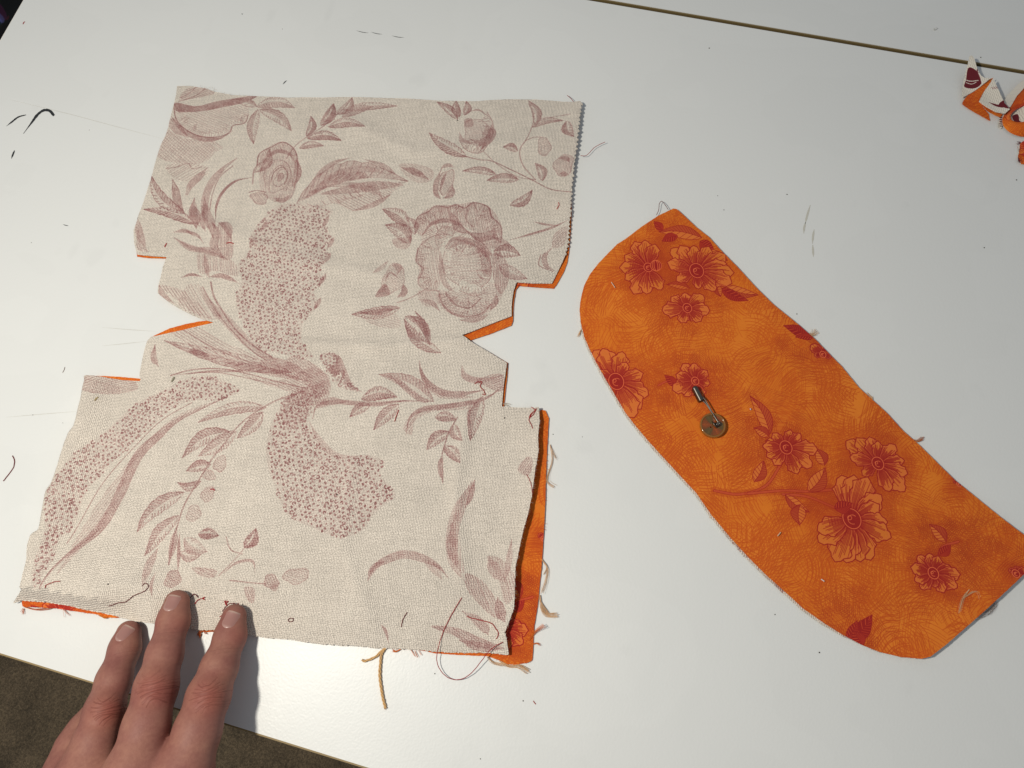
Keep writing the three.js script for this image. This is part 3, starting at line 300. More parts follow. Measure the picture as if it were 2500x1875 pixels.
function engraved(g, p) {
  const r = rng(5), { px } = p, S = flapSwatch;
  const clip = (pts, fill, draw) => { g.save(); p.path(pts); g.closePath(); if (fill) { g.fillStyle = fill; g.fill(); } g.clip(); draw?.(); g.restore(); };
  const halo = (F_, c, rad, a = 0.6) => { a *= 0.62; const [x, y] = S.at(F_(...c)), R = px(rad), q = g.createRadialGradient(x, y, 0, x, y, R); q.addColorStop(0, 'rgba(164,40,4,' + a + ')'); q.addColorStop(0.6, 'rgba(176,50,2,' + a * 0.62 + ')'); q.addColorStop(1, 'rgba(190,66,4,0)'); g.fillStyle = q; g.fillRect(x - R, y - R, 2 * R, 2 * R); };
  const petal = (c, t, w) => {
    const dx = t[0] - c[0], dy = t[1] - c[1], L = Math.hypot(dx, dy), nx = -dy / L, ny = dx / L, n = 14, side = (s) => [...Array(n + 1)].map((_, i) => { const u = i / n, q = w * L * 0.5 * s * Math.pow(Math.sin(Math.PI * Math.pow(u, 1.5)), 0.75) * (1 + (i > 8 ? 0.2 * Math.sin(i * 1.9 + L) : 0.05 * Math.sin(i * 1.3 + L))); return [c[0] + dx * u + nx * q, c[1] + dy * u + ny * q]; });
    const a = side(1), b = side(-1).reverse();
    clip([...a, ...b], 'rgb(' + (r() < 0.4 ? '216,114,36' : LIGHT) + ')', () => {
      g.lineWidth = px(0.34); g.strokeStyle = 'rgba(' + RED + ',0.8)';
      for (let k = -8; k <= 8; k++) { const l = 0.5 + r() * 0.42, q = k / 9 * w * L * 0.5; g.beginPath(); g.moveTo(c[0] + nx * q * 0.3, c[1] + ny * q * 0.3); g.quadraticCurveTo(c[0] + dx * l * 0.5 + nx * q, c[1] + dy * l * 0.5 + ny * q, c[0] + dx * l + nx * q * 1.05, c[1] + dy * l + ny * q * 1.05); g.stroke(); }
      if (r() < 0.6) for (let k = 0; k < 5; k++) { const u = 0.25 + k * 0.08; g.beginPath(); g.moveTo(c[0] + dx * u + nx * w * L * 0.5, c[1] + dy * u + ny * w * L * 0.5); g.lineTo(c[0] + dx * (u + 0.06), c[1] + dy * (u + 0.06)); g.stroke(); }
      g.fillStyle = 'rgba(' + RED + ',0.22)'; g.beginPath(); g.arc(c[0], c[1], L * 0.34, 0, TAU); g.fill(); g.fillStyle = 'rgba(' + RED + ',0.16)'; g.beginPath(); g.arc(c[0], c[1], L * 0.58, 0, TAU); g.fill();
    });
    g.strokeStyle = 'rgba(' + RED + ',0.95)'; g.lineWidth = px(0.5); p.path([...a, ...b]); g.closePath(); g.stroke();
    const m = 0.86, inner = [...a, ...b].map(([x, y]) => [c[0] + dx * 0.08 + (x - c[0]) * m, c[1] + dy * 0.08 + (y - c[1]) * m]); g.strokeStyle = 'rgba(224,106,60,0.8)'; g.lineWidth = px(0.22); p.path(inner); g.stroke();
  };
  const flower = (F_, c, tips, eye, w = 0.62) => {
    halo(F_, c, 17 * Math.max(0.6, Math.hypot(tips[0][0] - c[0], tips[0][1] - c[1]) / 150), 0.7);
    const C0 = S.at(F_(...c)); tips.forEach((t) => petal(C0, S.at(F_(...t)), w));
    const R = px(eye); g.fillStyle = 'rgba(' + RED + ',0.85)'; g.beginPath(); g.ellipse(C0[0], C0[1], R * 1.15, R, 0.4, 0, TAU); g.fill();
    g.strokeStyle = 'rgb(236,116,66)'; g.lineWidth = px(0.38); g.beginPath(); g.ellipse(C0[0], C0[1], R, R * 0.85, 0.4, 0, TAU); g.stroke(); g.lineWidth = px(0.3); g.beginPath(); g.arc(C0[0] + R * 0.1, C0[1], R * 0.45, 0.4, 4.6); g.stroke(); g.beginPath(); g.arc(C0[0] - R * 0.2, C0[1] + R * 0.1, R * 0.2, 0, TAU); g.stroke();
  };
  const leafy = (F_, base, tip, w, red = 0) => {
    const b = S.at(F_(...base)), t = S.at(F_(...tip)), dx = t[0] - b[0], dy = t[1] - b[1], L = Math.hypot(dx, dy), nx = -dy / L, ny = dx / L, n = 14, side = (s) => [...Array(n + 1)].map((_, i) => { const u = i / n, q = px(w) / 2 * s * Math.sin(Math.PI * Math.pow(u, 0.8)) + Math.sin(u * Math.PI) * L * 0.08; return [b[0] + dx * u + nx * q, b[1] + dy * u + ny * q]; });
    const A1 = side(1), B1 = side(-1), sp = side(0);
    clip([...A1, ...B1.slice().reverse()], red ? 'rgb(' + RED + ')' : 'rgb(' + LIGHT + ')', () => { g.strokeStyle = 'rgba(' + (red ? '226,92,40' : RED) + ',0.95)'; g.lineWidth = px(0.25); for (let i = 0; i < n; i++) for (const q of [A1, B1]) if (q === A1 || i % 2) { p.path([sp[i], q[Math.min(n, i + 2)]]); g.stroke(); } p.path([...A1, ...sp.slice().reverse()]); g.fillStyle = 'rgba(' + RED + ',0.42)'; g.fill(); });
    g.strokeStyle = 'rgba(' + RED + ',0.95)'; g.lineWidth = px(0.32); for (const q of [A1, B1, sp]) { p.path(q); g.stroke(); }
  };
  const stem = (F_, pts, w = 1.6) => { p.line(F_, pts, w + 3, 0.25, '178,52,6'); p.line(F_, pts, w, 0.95, RED); p.line(F_, pts, w * 0.55, 1, '232,110,52'); p.line(F_, pts, w * 0.18, 0.9, RED); };
  const all = [[H, [700, 500]], [H, [460, 480]], [H, [705, 715]], [H, [660, 300]], [H, [295, 1140]], [H, [740, 1135]], [H, [1420, 900]], [I, [515, 335]], [I, [640, 600]], [I, [900, 760]], [I, [1050, 430]], [I, [1370, 1065]], [I, [1800, 1000]], [I, [940, 1400]], [I, [400, 200]], [I, [1480, 860]]];
  for (const [F_, c] of all) {
    halo(F_, c, 22, 0.24); const [x, y] = S.at(F_(...c)), R = px(24);
    for (let k = 0; k < 46; k++) { const a = r() * TAU, d = R * Math.sqrt(r()), n = 5 + Math.floor(r() * 5), t = r() * TAU; g.strokeStyle = 'rgba(172,56,4,' + (0.7 * (1 - d / R) + 0.2) + ')'; g.lineWidth = 1.9; for (let i = 0; i < n; i++) { const q = (i - n / 2) * 6.4, u = x + Math.cos(a) * d - Math.sin(t) * q, v = y + Math.sin(a) * d + Math.cos(t) * q, l = 16 + r() * 14; g.beginPath(); g.moveTo(u - Math.cos(t) * l, v - Math.sin(t) * l); g.quadraticCurveTo(u - Math.sin(t) * 5, v + Math.cos(t) * 5, u + Math.cos(t) * l, v + Math.sin(t) * l); g.stroke(); } }
  }
  leafy(H, [790, 310], [540, 275], 9); leafy(H, [560, 270], [512, 215], 5, 1); leafy(H, [780, 330], [860, 380], 8, 1); leafy(H, [650, 300], [560, 330], 6, 1);
  flower(H, [480, 480], [[400, 330], [460, 322], [520, 345], [342, 410], [312, 482], [345, 552], [395, 636], [470, 636], [556, 612]], 3, 0.5); const bud = S.at(H(525, 470)); g.fillStyle = 'rgb(' + RED + ')'; g.beginPath(); g.arc(...bud, px(3.6), 0, TAU); g.fill(); g.strokeStyle = 'rgb(230,110,60)'; g.lineWidth = px(0.35); for (let k = 1; k < 4; k++) { g.beginPath(); g.ellipse(...bud, px(3.6), px(1.1 * k), 0.6, 0, TAU); g.stroke(); }
  leafy(H, [720, 602], [585, 580], 5); leafy(H, [925, 590], [1118, 640], 7); leafy(H, [900, 600], [1060, 672], 6, 1); leafy(H, [880, 580], [900, 650], 5); leafy(H, [820, 380], [940, 440], 7);
  flower(H, [760, 500], [[612, 372], [662, 355], [742, 355], [832, 360], [930, 405], [935, 460], [978, 512], [965, 572], [870, 616], [770, 606], [642, 560], [588, 450]], 4.8, 0.48);
  flower(H, [706, 716], [[612, 652], [690, 628], [800, 642], [836, 732], [786, 792], [670, 802], [560, 730]], 3, 0.66);
  flower(H, [295, 1140], [[165, 960], [215, 950], [330, 968], [355, 1030], [452, 1092], [482, 1220], [440, 1300], [400, 1350], [190, 1080]], 5, 0.52);
  stem(H, [[540, 1162], [590, 1140], [640, 1150]], 1.2); leafy(H, [640, 1170], [575, 1105], 5, 1); flower(H, [752, 1138], [[680, 1038], [745, 1034], [822, 1078], [838, 1152], [790, 1240], [690, 1226], [620, 1190], [640, 1100]], 2.4, 0.6);
  leafy(H, [1420, 900], [1262, 818], 7, 1); leafy(H, [1430, 890], [1330, 885], 4, 1); flower(H, [1490, 985], [[1420, 930], [1440, 990], [1540, 1000], [1500, 930]], 2, 0.7);
  leafy(I, [425, 262], [310, 40], 8); leafy(I, [420, 275], [332, 225], 6); stem(I, [[105, 588], [250, 608], [400, 560], [492, 430]], 1.5); stem(I, [[300, 604], [500, 588], [650, 592], [830, 578]], 1.5); stem(I, [[500, 608], [640, 622], [810, 690]], 1.4); leafy(I, [335, 535], [388, 415], 7); leafy(I, [650, 592], [745, 455], 9); leafy(I, [742, 440], [690, 345], 7); leafy(I, [515, 612], [655, 712], 6); leafy(I, [600, 670], [598, 786], 8);
  flower(I, [518, 338], [[400, 300], [440, 255], [545, 236], [602, 258], [702, 350], [668, 452], [585, 492], [450, 442], [405, 392], [382, 330]], 3.8, 0.52);
  flower(I, [1050, 430], [[865, 300], [925, 282], [1000, 276], [1050, 300], [1152, 322], [1205, 412], [1224, 490], [1208, 592], [1120, 592], [960, 500], [888, 392]], 3.6, 0.5);
  flower(I, [900, 750], [[840, 498], [912, 496], [992, 508], [1072, 612], [1062, 668], [1108, 770], [1128, 860], [1010, 990], [950, 1000], [868, 1006], [802, 1000], [706, 885], [700, 820]], 5.4, 0.5);
  leafy(I, [800, 690], [900, 660], 7, 1); stem(I, [[1395, 975], [1420, 915], [1516, 882]], 1.3); leafy(I, [1445, 885], [1348, 782], 7); leafy(I, [1400, 960], [1470, 900], 5, 1);
  flower(I, [1370, 1065], [[1280, 962], [1345, 950], [1400, 965], [1470, 1026], [1524, 1072], [1505, 1150], [1430, 1180], [1380, 1150], [1300, 1158], [1262, 1110], [1238, 1030]], 3, 0.56);
  leafy(I, [880, 1450], [1016, 1306], 8, 1); leafy(I, [870, 1440], [930, 1340], 5, 1); leafy(I, [960, 1490], [900, 1400], 7, 1); flower(I, [1830, 1070], [[1795, 1040], [1850, 1030], [1890, 1050]], 2, 0.8); flower(I, [1520, 550], [[1490, 520], [1530, 520]], 1.4, 0.8);
}
const flapMaps = (() => {
  const S = flapSwatch, c = canvas(S.W, S.H, (g, w, h) => {
    const im = g.createImageData(w, h);
    for (let y = 0, o = 0; y < h; y++) for (let x = 0; x < w; x++, o += 4) { const t = smooth(0.36, 0.66, fbm(x / 150, y / 150, 4)), q = fbm(x / 40 + 7, y / 40, 2) - 0.5; im.data[o] = lerp(221, 227, t) + q * 5; im.data[o + 1] = lerp(116, 124, t) + q * 6; im.data[o + 2] = lerp(20, 30, t); im.data[o + 3] = 255; }
    g.putImageData(im, 0, 0);
    const r = rng(21), p = pen(g, S);
    // brushed bundles of thin arcs that follow a turning flow
    for (let k = 0; k < 1150; k++) {
      const x = r() * w, y = r() * h, flow = fbm(x / 190 + 3, y / 190, 2) * 14 + (r() < 0.35 ? 1.5 : 0), n = 5 + Math.floor(r() * 7), L = 50 + r() * 64, gap = 8.5 + r() * 4, bend = (r() - 0.3) * 0.9, dx = Math.cos(flow), dy = Math.sin(flow), a = 0.62 + r() * 0.3;
      g.strokeStyle = r() < 0.5 ? 'rgba(196,80,4,' + a + ')' : 'rgba(206,90,6,' + a + ')'; g.lineWidth = 2.1 + r() * 0.9;
      for (let i = 0; i < n; i++) { const q = (i - n / 2) * gap, l = L * (0.7 + r() * 0.5), cx = x - dy * q + dx * (r() - 0.5) * 14, cy = y + dx * q + dy * (r() - 0.5) * 14; g.beginPath(); g.moveTo(cx - dx * l / 2, cy - dy * l / 2); g.quadraticCurveTo(cx - dy * l * bend * 0.5, cy + dx * l * bend * 0.5, cx + dx * l / 2, cy + dy * l / 2); g.stroke(); }
    }
    engraved(g, p);
    // faint fine thread grain of the cotton
    const d = g.getImageData(0, 0, w, h), q = d.data; for (let y = 0, o = 0; y < h; y++) for (let x = 0; x < w; x++, o += 4) { const t = 1 + ((x + y) & 1 ? 0.03 : -0.03) + (hash(x, y) - 0.5) * 0.06; q[o] = Math.min(255, q[o] * t); q[o + 1] *= t; q[o + 2] *= t; } g.putImageData(d, 0, 0);
  });
  return texture(c);
})();
const cottonBump = dataTexture(256, 256, (x, y) => { const v = 128 + 60 * Math.sin(x * TAU / 4) * Math.sin(y * TAU / 4) + (hash(x, y) - 0.5) * 60; return [v, v, v]; });
cottonBump.repeat.set(24, 12);
const orangeMat = std({ map: flapMaps, bumpMap: cottonBump, bumpScale: 0.00014, roughness: 0.88 });
const orangePlain = std({ color: new THREE.Color('#d8741c'), roughness: 0.9 });
const creamEdge = std({ color: new THREE.Color('#e0d3bf'), roughness: 0.95 });

// ---------------------------------------------------------------- the tables and what lies below them
const EDGE = 23.2 * Math.PI / 180, dirX = [Math.cos(EDGE), Math.sin(EDGE)], dirZ = [-Math.sin(EDGE), Math.cos(EDGE)];
const dot2 = (p, d) => p.x * d[0] + p.z * d[1];
const frontZ = dot2(meet(0, 1599), dirZ), seamZ = dot2(meet(1447, 0), dirZ), leftX = dot2(meet(0, 96), dirX);
const tile = (n, f) => dataTexture(n, n, (x, y) => { const v = f(x, y); return [v, v, v]; });
const wrapNoise = (x, y, per, seed) => { const i = Math.floor(x), j = Math.floor(y), a = x - i, b = y - j, u = a * a * (3 - 2 * a), v = b * b * (3 - 2 * b), h = (p, q) => hash(((p % per) + per) % per + seed, ((q % per) + per) % per); return lerp(lerp(h(i, j), h(i + 1, j), u), lerp(h(i, j + 1), h(i + 1, j + 1), u), v); };
const peel = tile(512, (x, y) => 255 * (0.75 * wrapNoise(x / 3.2, y / 3.2, 160, 11) + 0.25 * wrapNoise(x / 2, y / 2, 256, 90)));
const TOP_W = 1.5, TOP_D = frontZ - seamZ;
peel.repeat.set(TOP_W / 0.13, TOP_D / 0.13);
const rubbed = dataTexture(1024, 512, (x, y) => { const v = 226 + 6 * (fbm(x / 90, y / 90, 4) - 0.5) - 3 * smooth(0.74, 0.85, fbm(x / 14 + 50, y / 30, 3)); return [v - 1, v, v - 2]; }, true);
const smears = dataTexture(512, 256, (x, y) => { const v = 235 + 60 * (fbm(x / 40, y / 24, 4) - 0.5) - 50 * smooth(0.6, 0.75, fbm(x / 9 + 30, y / 22, 3)); return [v, v, v]; });
const laminate = new THREE.MeshPhysicalMaterial({ map: rubbed, roughness: 0.44, bumpMap: peel, bumpScale: 0.000034, specularIntensity: 1, roughnessMap: smears });
const tan = std({ color: new THREE.Color('#8f7a52'), roughness: 0.6 }), brown = std({ color: new THREE.Color('#4c3a22'), roughness: 0.6 }), whiteBand = std({ color: new THREE.Color('#e6e2da'), roughness: 0.5 });
function tableAt(label, x0, x1, z0, z1, front, back, left) {
  const g = new THREE.Group(); g.name = numbered('table'); g.rotation.y = -EDGE; scene.add(g); tag(g, label, 'table');
  const cx = (x0 + x1) / 2, cz = (z0 + z1) / 2; g.position.set(dirX[0] * cx + dirZ[0] * cz, -0.036, dirX[1] * cx + dirZ[1] * cz);
  const add = (name, w, h, d, x, y, z, m) => { const o = new THREE.Mesh(new THREE.BoxGeometry(w, h, d), m); o.name = name; o.position.set(x, y, z); o.castShadow = o.receiveShadow = true; g.add(o); return o; };
  const w = x1 - x0, d = z1 - z0, b = 0.0009;
  add('tabletop', w - 2 * b, 0.036, d - 2 * b, 0, 0.018, 0, laminate);
  add('edge_band', w, 0.0356, b, 0, 0.0178, d / 2 - b / 2, front); add('edge_band', w, 0.0356, b, 0, 0.0178, -d / 2 + b / 2, back); add('edge_band', b, 0.0356, d - 2 * b, -w / 2 + b / 2, 0.0178, 0, left);
  return g;
}
const table = tableAt('white laminate table carrying the linen panel, the orange flap and the hand', leftX, leftX + TOP_W, seamZ, frontZ, tan, brown, whiteBand);
tableAt('second white laminate table beyond the dark seam at the upper right', leftX + 0.12, leftX + 0.12 + TOP_W, seamZ - 0.0017 - 0.48, seamZ - 0.0017, std({ color: new THREE.Color('#77653f'), roughness: 0.7 }), brown, whiteBand);

// pen strokes, pencil ticks and scuffs on the tabletop: thin films of ink
const ink = std({ color: new THREE.Color('#26282a'), roughness: 0.5 }), greyInk = std({ color: new THREE.Color('#55575a'), roughness: 0.7 }), scuff = std({ color: new THREE.Color('#c6c4bd'), roughness: 0.6 });
const toTable = new THREE.Matrix4();
function film(name, S, pts, w, m, t0 = 0.2, t1 = 0.2, y = 0.00012) {
  const c = pts.map(([a, b]) => S(a, b, y)), curve = new THREE.CatmullRomCurve3(c, false, 'centripetal'), n = pts.length * 8, P = curve.getPoints(n), pos = [], nor = [], idx = [];
  P.forEach((p, i) => { const a = P[Math.max(0, i - 1)], b = P[Math.min(n, i + 1)], L = Math.hypot(b.x - a.x, b.z - a.z), t = i / n, k = w * MM / 2 * Math.min(1, lerp(t0, 1, smooth(0, 0.35, t)), lerp(t1, 1, smooth(0, 0.35, 1 - t))) * (0.85 + 0.3 * hash(i, 7)), nx = -(b.z - a.z) / L, nz = (b.x - a.x) / L; pos.push(p.x + nx * k, y, p.z + nz * k, p.x - nx * k, y, p.z - nz * k); nor.push(0, 1, 0, 0, 1, 0); if (i) { const q = i * 2; idx.push(q - 2, q, q - 1, q - 1, q, q + 1); } });
  const g = new THREE.BufferGeometry(); g.setAttribute('position', new THREE.Float32BufferAttribute(pos, 3)); g.setAttribute('normal', new THREE.Float32BufferAttribute(nor, 3)); g.setAttribute('uv', new THREE.Float32BufferAttribute(new Array(pos.length / 3 * 2).fill(0), 2)); g.setIndex(idx);
  table.updateMatrixWorld(true); g.applyMatrix4(toTable.copy(table.matrixWorld).invert());
  const o = new THREE.Mesh(g, m); o.name = name; o.receiveShadow = true; table.add(o); return o;
}
const penLabel = (o, t) => { o.userData.label = t; };
penLabel(film('pen_mark', A, [[38, 757], [70, 732], [110, 702], [156, 689]], 1.3, ink, 0.15, 0.5), 'short black pen stroke left of the hooked one');
penLabel(film('pen_mark', A, [[140, 802], [190, 735], [228, 685], [262, 662], [296, 664], [324, 694]], 2.1, ink, 0.15, 0.85), 'hooked black pen stroke');
film('pen_mark', A, [[68, 952], [78, 925], [87, 903]], 1.2, ink, 0.2, 0.6);
for (const [a, b] of [[[770, 66], [796, 71]], [[801, 69], [826, 74]], [[846, 77], [873, 81]]]) film('pencil_tick', W, [a, [(a[0] + b[0]) / 2, (a[1] + b[1]) / 2 + 1], b], 0.45, greyInk);
film('pencil_tick', A, [[1698, 506], [1708, 493], [1722, 482]], 0.8, greyInk); film('pencil_tick', A, [[376, 1346], [395, 1352], [412, 1355]], 0.5, greyInk); film('pencil_tick', A, [[1450, 82], [1456, 85]], 0.6, greyInk, 1, 1);
for (const q of [[[1418, 120], [1400, 180], [1388, 230]], [[1390, 220], [1383, 250], [1380, 285]], [[1440, 260], [1434, 300], [1430, 345]], [[1432, 350], [1436, 420]]]) film('scuff', H, q, 1.1, std({ color: new THREE.Color('#c4c1b6'), roughness: 0.7 }), 0.3, 0.2);
for (const [S, q] of [[C, [[0, 1147], [160, 1160], [330, 1171]]], [C, [[0, 1262], [140, 1248], [270, 1234]]], [D, [[40, 430], [250, 412], [476, 394]]], [A, [[60, 598], [400, 680], [700, 760], [975, 832]]]]) film('scratch', S, q, 0.28, scuff, 0.3, 0.3);

const floorTex = dataTexture(1024, 1024, (x, y) => { const v = 0.74 + 0.28 * (fbm(x / 60, y / 60, 4) - 0.5) + 0.26 * (noise(x / 2.6, y / 2.6) - 0.5) + 0.3 * (hash(x, y) - 0.5); return [152 * v, 130 * v, 100 * v]; }, true); floorTex.repeat.set(9, 9);
const floorBump = tile(512, (x, y) => 255 * (0.5 * hash(x, y) + 0.5 * wrapNoise(x / 5, y / 5, 102, 4))); floorBump.repeat.set(20, 20);
const floor = mesh('floor', new THREE.PlaneGeometry(6, 6).rotateX(-Math.PI / 2), std({ map: floorTex, bumpMap: floorBump, bumpScale: 0.002, roughness: 1 })); floor.position.y = -0.74; floor.userData.kind = 'structure'; floor.userData.label = 'dark grey-brown carpet below the table'; 

// a dark printed garment heaped on the floor beyond the table's corner
{
  const S = (x, y) => meet(x, y, -0.6), o = S(27, 40), sw = cloth(o.x - 0.4, o.z - 0.4, 0, 0.8, 0.8, 512, 512);
  const map = texture(canvas(512, 512, (g) => {
    g.fillStyle = '#020203'; g.fillRect(0, 0, 512, 512); const p = pen(g, sw);
    p.area(S, [[-60, 40], [5, 20], [20, 34], [24, 58], [0, 62], [-60, 66]], 1, 0, 0, 1, '58,12,46'); p.area(S, [[-60, 5], [-5, 8], [5, 14], [4, 22], [-10, 24], [-60, 24]], 1, 0, 0, 1, '70,72,104'); p.area(S, [[-60, 66], [-10, 64], [8, 70], [12, 84], [-10, 100], [-60, 110]], 1, 0, 0, 1, '40,62,26'); p.stroke(S, [[4, 40], [12, 54], [19, 66]], 7, 1, 0.4, 0.4, '76,72,116'); p.stroke(S, [[3, 50], [8, 60], [15, 68]], 6, 1, 0.4, 0.4, '92,92,150'); p.stroke(S, [[20, 58], [26, 56], [30, 48]], 6, 1, 0.4, 0.4, '66,10,22');
    p.area(S, [[-4, 62], [8, 62], [14, 72], [4, 76]], 1, 0, 0, 1, '16,40,52');
  }));
  const out = resample(rounded([[o.x - 0.33, o.z - 0.1], [o.x - 0.2, o.z - 0.32], [o.x + 0.1, o.z - 0.34], [o.x + 0.3, o.z - 0.16], [o.x + 0.3, o.z + 0.14], [o.x + 0.06, o.z + 0.3], [o.x - 0.22, o.z + 0.24]]), 0.01);
  const g = sheet(out, (x, z) => -0.733 + 0.13 * smooth(0.36, 0.12, Math.hypot(x - o.x, z - o.z)) + 0.03 * fbm(x * 14, z * 14, 3) * smooth(0.36, 0.2, Math.hypot(x - o.x, z - o.z)), 0.003, 0.012, sw.uv);
  single('printed_garment', g, std({ map, roughness: 0.95 }), 'black garment with purple and green print below the table corner, upper left', 'garment');
}

// ---------------------------------------------------------------- the stitched panel: pale linen over an orange lining
const panel = thing('stitched_fabric', 'pale linen panel with notched sides, wrong side up over its orange lining', 'fabric panel', meet(760, 880, 0).toArray());
const zig = (pts, pitch, depth) => { const out = [], q = rng(88); for (let i = 0; i + 1 < pts.length; i++) { const a = pts[i], b = pts[i + 1], dx = b[0] - a[0], dz = b[1] - a[1], L = Math.hypot(dx, dz), k = Math.max(1, Math.round(L / pitch)); for (let j = 0; j < k; j++) { const t = (j + (j ? q() - 0.5 : 0) * 0.3) / k, u = (j + 0.5 + (q() - 0.5) * 0.3) / k, e = depth * (0.55 + q() * 0.6); out.push([a[0] + dx * t, a[1] + dz * t], [a[0] + dx * u + dz / L * e, a[1] + dz * u - dx / L * e]); } } out.push(pts[pts.length - 1]); return out; };
const topEdge = [...flat(A, [[1062, 515], [1140, 512], [1230, 525], [1290, 547], [1390, 565], [1520, 571]], 0.003), ...flat(B, [[0, 205], [100, 203], [200, 207], [430, 210], [680, 215], [900, 232], [1080, 233], [1300, 220], [1440, 220], [1580, 232], [1660, 240], [1703, 236]], 0.003)];
const pinked = flat(B, [[1703, 238], [1690, 330], [1680, 420], [1668, 520], [1655, 620], [1648, 700], [1641, 780], [1638, 850], [1630, 950], [1622, 1050], [1610, 1120]], 0.004);
const rightNotch = [...flat(B, [[1600, 1150], [1580, 1190], [1535, 1280], [1420, 1282], [1330, 1276], [1312, 1330], [1302, 1400], [1301, 1472], [1150, 1530], [1015, 1585]], 0.003), ...flat(E, [[1140, 210], [1250, 272], [1371, 345], [1362, 420], [1350, 500], [1340, 618], [1440, 625], [1525, 630], [1580, 626]], 0.003)];
const lowRight = [...flat(E, [[1577, 700], [1566, 800], [1569, 900], [1551, 1000], [1541, 1080], [1526, 1190], [1501, 1300], [1472, 1400], [1452, 1500], [1430, 1600]], 0.006), ...flat(G, [[1484, 350], [1480, 480], [1474, 620], [1438, 720], [1414, 780], [1430, 850]], 0.006)];
const bottom = [...flat(G, [[1440, 925], [1300, 915], [1100, 912], [970, 908], [850, 895], [640, 885], [560, 880], [450, 870], [330, 865], [200, 855], [100, 840], [0, 825]], 0.003), ...flat(F, [[1900, 745], [1780, 730], [1680, 700], [1540, 690], [1430, 690], [1380, 690], [1300, 668], [1100, 640], [1000, 628]], 0.003)];
const hem = [...flat(F, [[880, 610]], 0.004), ...flat(F, [[820, 590], [700, 562], [600, 545], [480, 515], [330, 492], [165, 482], [88, 497]], 0.003)];
const leftLow = [...flat(F, [[122, 450]], 0.0065), ...flat(F, [[152, 405]], 0.0105), ...flat(F, [[175, 345]], 0.0095), ...flat(F, [[202, 270]], 0.007), ...flat(F, [[232, 180]], 0.005), ...flat(F, [[247, 100]], 0.0035), ...flat(D, [[245, 1130], [262, 1040], [285, 900], [300, 872], [318, 856], [340, 800], [365, 720], [400, 600], [430, 520], [456, 495], [470, 440], [490, 340], [505, 260], [520, 200]], 0.003)];
const leftNotch = [...flat(D, [[540, 184], [560, 182], [650, 185], [760, 195], [868, 203]], 0.003), ...flat(C, [[234, 1466], [226, 1440], [240, 1370], [255, 1300], [275, 1230], [300, 1204], [400, 1183], [500, 1162], [600, 1138], [694, 1116], [650, 1103], [560, 1070], [500, 1040], [420, 995], [346, 935], [350, 890], [366, 830], [378, 770], [402, 708], [300, 700], [215, 690], [195, 620], [190, 540], [215, 470], [230, 430]], 0.003), ...flat(A, [[820, 1310], [850, 1230], [900, 1080], [940, 930], [965, 860], [990, 812], [1005, 770], [1030, 660], [1045, 610], [1058, 560]], 0.003)];
const rag = (pts, r, seed) => resample(pts, 0.0008, r, seed, false);
const linenOutline = [...rag(topEdge, 0.0001, 1), ...zig(pinked, 0.0033, 0.0015), ...rag(rightNotch, 0.00005, 2), ...rag(lowRight, 0.00016, 3), ...rag(bottom, 0.00035, 4), ...rag(hem, 0.00025, 5), ...rag(leftLow, 0.00012, 6), ...rag(leftNotch, 0.00006, 7)].filter((p, i, q) => { const b = q[(i + 1) % q.length]; return Math.hypot(p[0] - b[0], p[1] - b[1]) > 1e-5; });
const liningOutline = resample([...flat(A, [[1085, 545]]), ...flat(B, [[100, 228], [900, 255], [1640, 265], [1638, 400], [1628, 600], [1630, 760], [1645, 800], [1649, 850], [1646, 950], [1638, 1050], [1632, 1110], [1624, 1160], [1602, 1220], [1562, 1290], [1546, 1312], [1440, 1306], [1345, 1298], [1326, 1320], [1313, 1400], [1309, 1500], [1299, 1528], [1180, 1575], [1065, 1613], [1012, 1592]], 0.0012), ...flat(E, [[1170, 232], [1258, 276], [1378, 346], [1373, 430], [1363, 510], [1352, 625], [1400, 660], [1560, 660], [1585, 637], [1612, 642], [1633, 690], [1627, 800], [1617, 1000], [1612, 1200], [1602, 1400], [1588, 1640]], 0.0016), ...flat(G, [[1662, 200], [1648, 400], [1628, 600], [1603, 750], [1599, 850], [1591, 962], [1560, 978], [1480, 990], [1420, 988], [1370, 958], [1300, 935], [1100, 926], [960, 916], [860, 895], [700, 880], [500, 862], [200, 835], [0, 808]], 0.0012), ...flat(F, [[1900, 735], [1700, 698], [1520, 698], [1440, 702], [1400, 695], [1300, 655], [1100, 625], [880, 600], [770, 600], [700, 580], [600, 565], [400, 535], [165, 522], [160, 490], [200, 420], [260, 200]], 0.002), ...flat(D, [[300, 1100], [330, 900], [420, 650], [480, 480], [530, 300], [562, 195], [600, 170], [740, 177], [882, 190]], 0.0012), ...flat(C, [[242, 1462], [252, 1400], [285, 1260], [304, 1206], [420, 1152], [520, 1126], [600, 1110], [696, 1100], [665, 1096], [560, 1060], [430, 988], [362, 930], [378, 860], [403, 760], [416, 717], [290, 713], [216, 704], [207, 640], [212, 540], [252, 420]], 0.0012), ...flat(A, [[890, 1200], [970, 950], [1020, 800], [1068, 640]], 0.0012)], 0.0012, 0.00008, 9);
const liftLine = lowRight, leftCurl = leftLow.slice(6), hemLine = hem.slice(1);
const ripple = (x, z) => 0.0032 * (fbm(x * 16 + 5, z * 16, 2) - 0.35) + 0.0008 * (fbm(x * 60, z * 60 + 3, 2) - 0.5);
const liningHeight = (x, z) => { const dh = lineDistance([x, z], hemLine); return 0.0009 + 0.45 * Math.max(0, ripple(x, z)) + 0.0014 * smooth(0.012, 0, dh); };
const hemFade = (p) => smooth(0.0, 0.02, Math.hypot(p[0] - hem[0][0], p[1] - hem[0][1]));
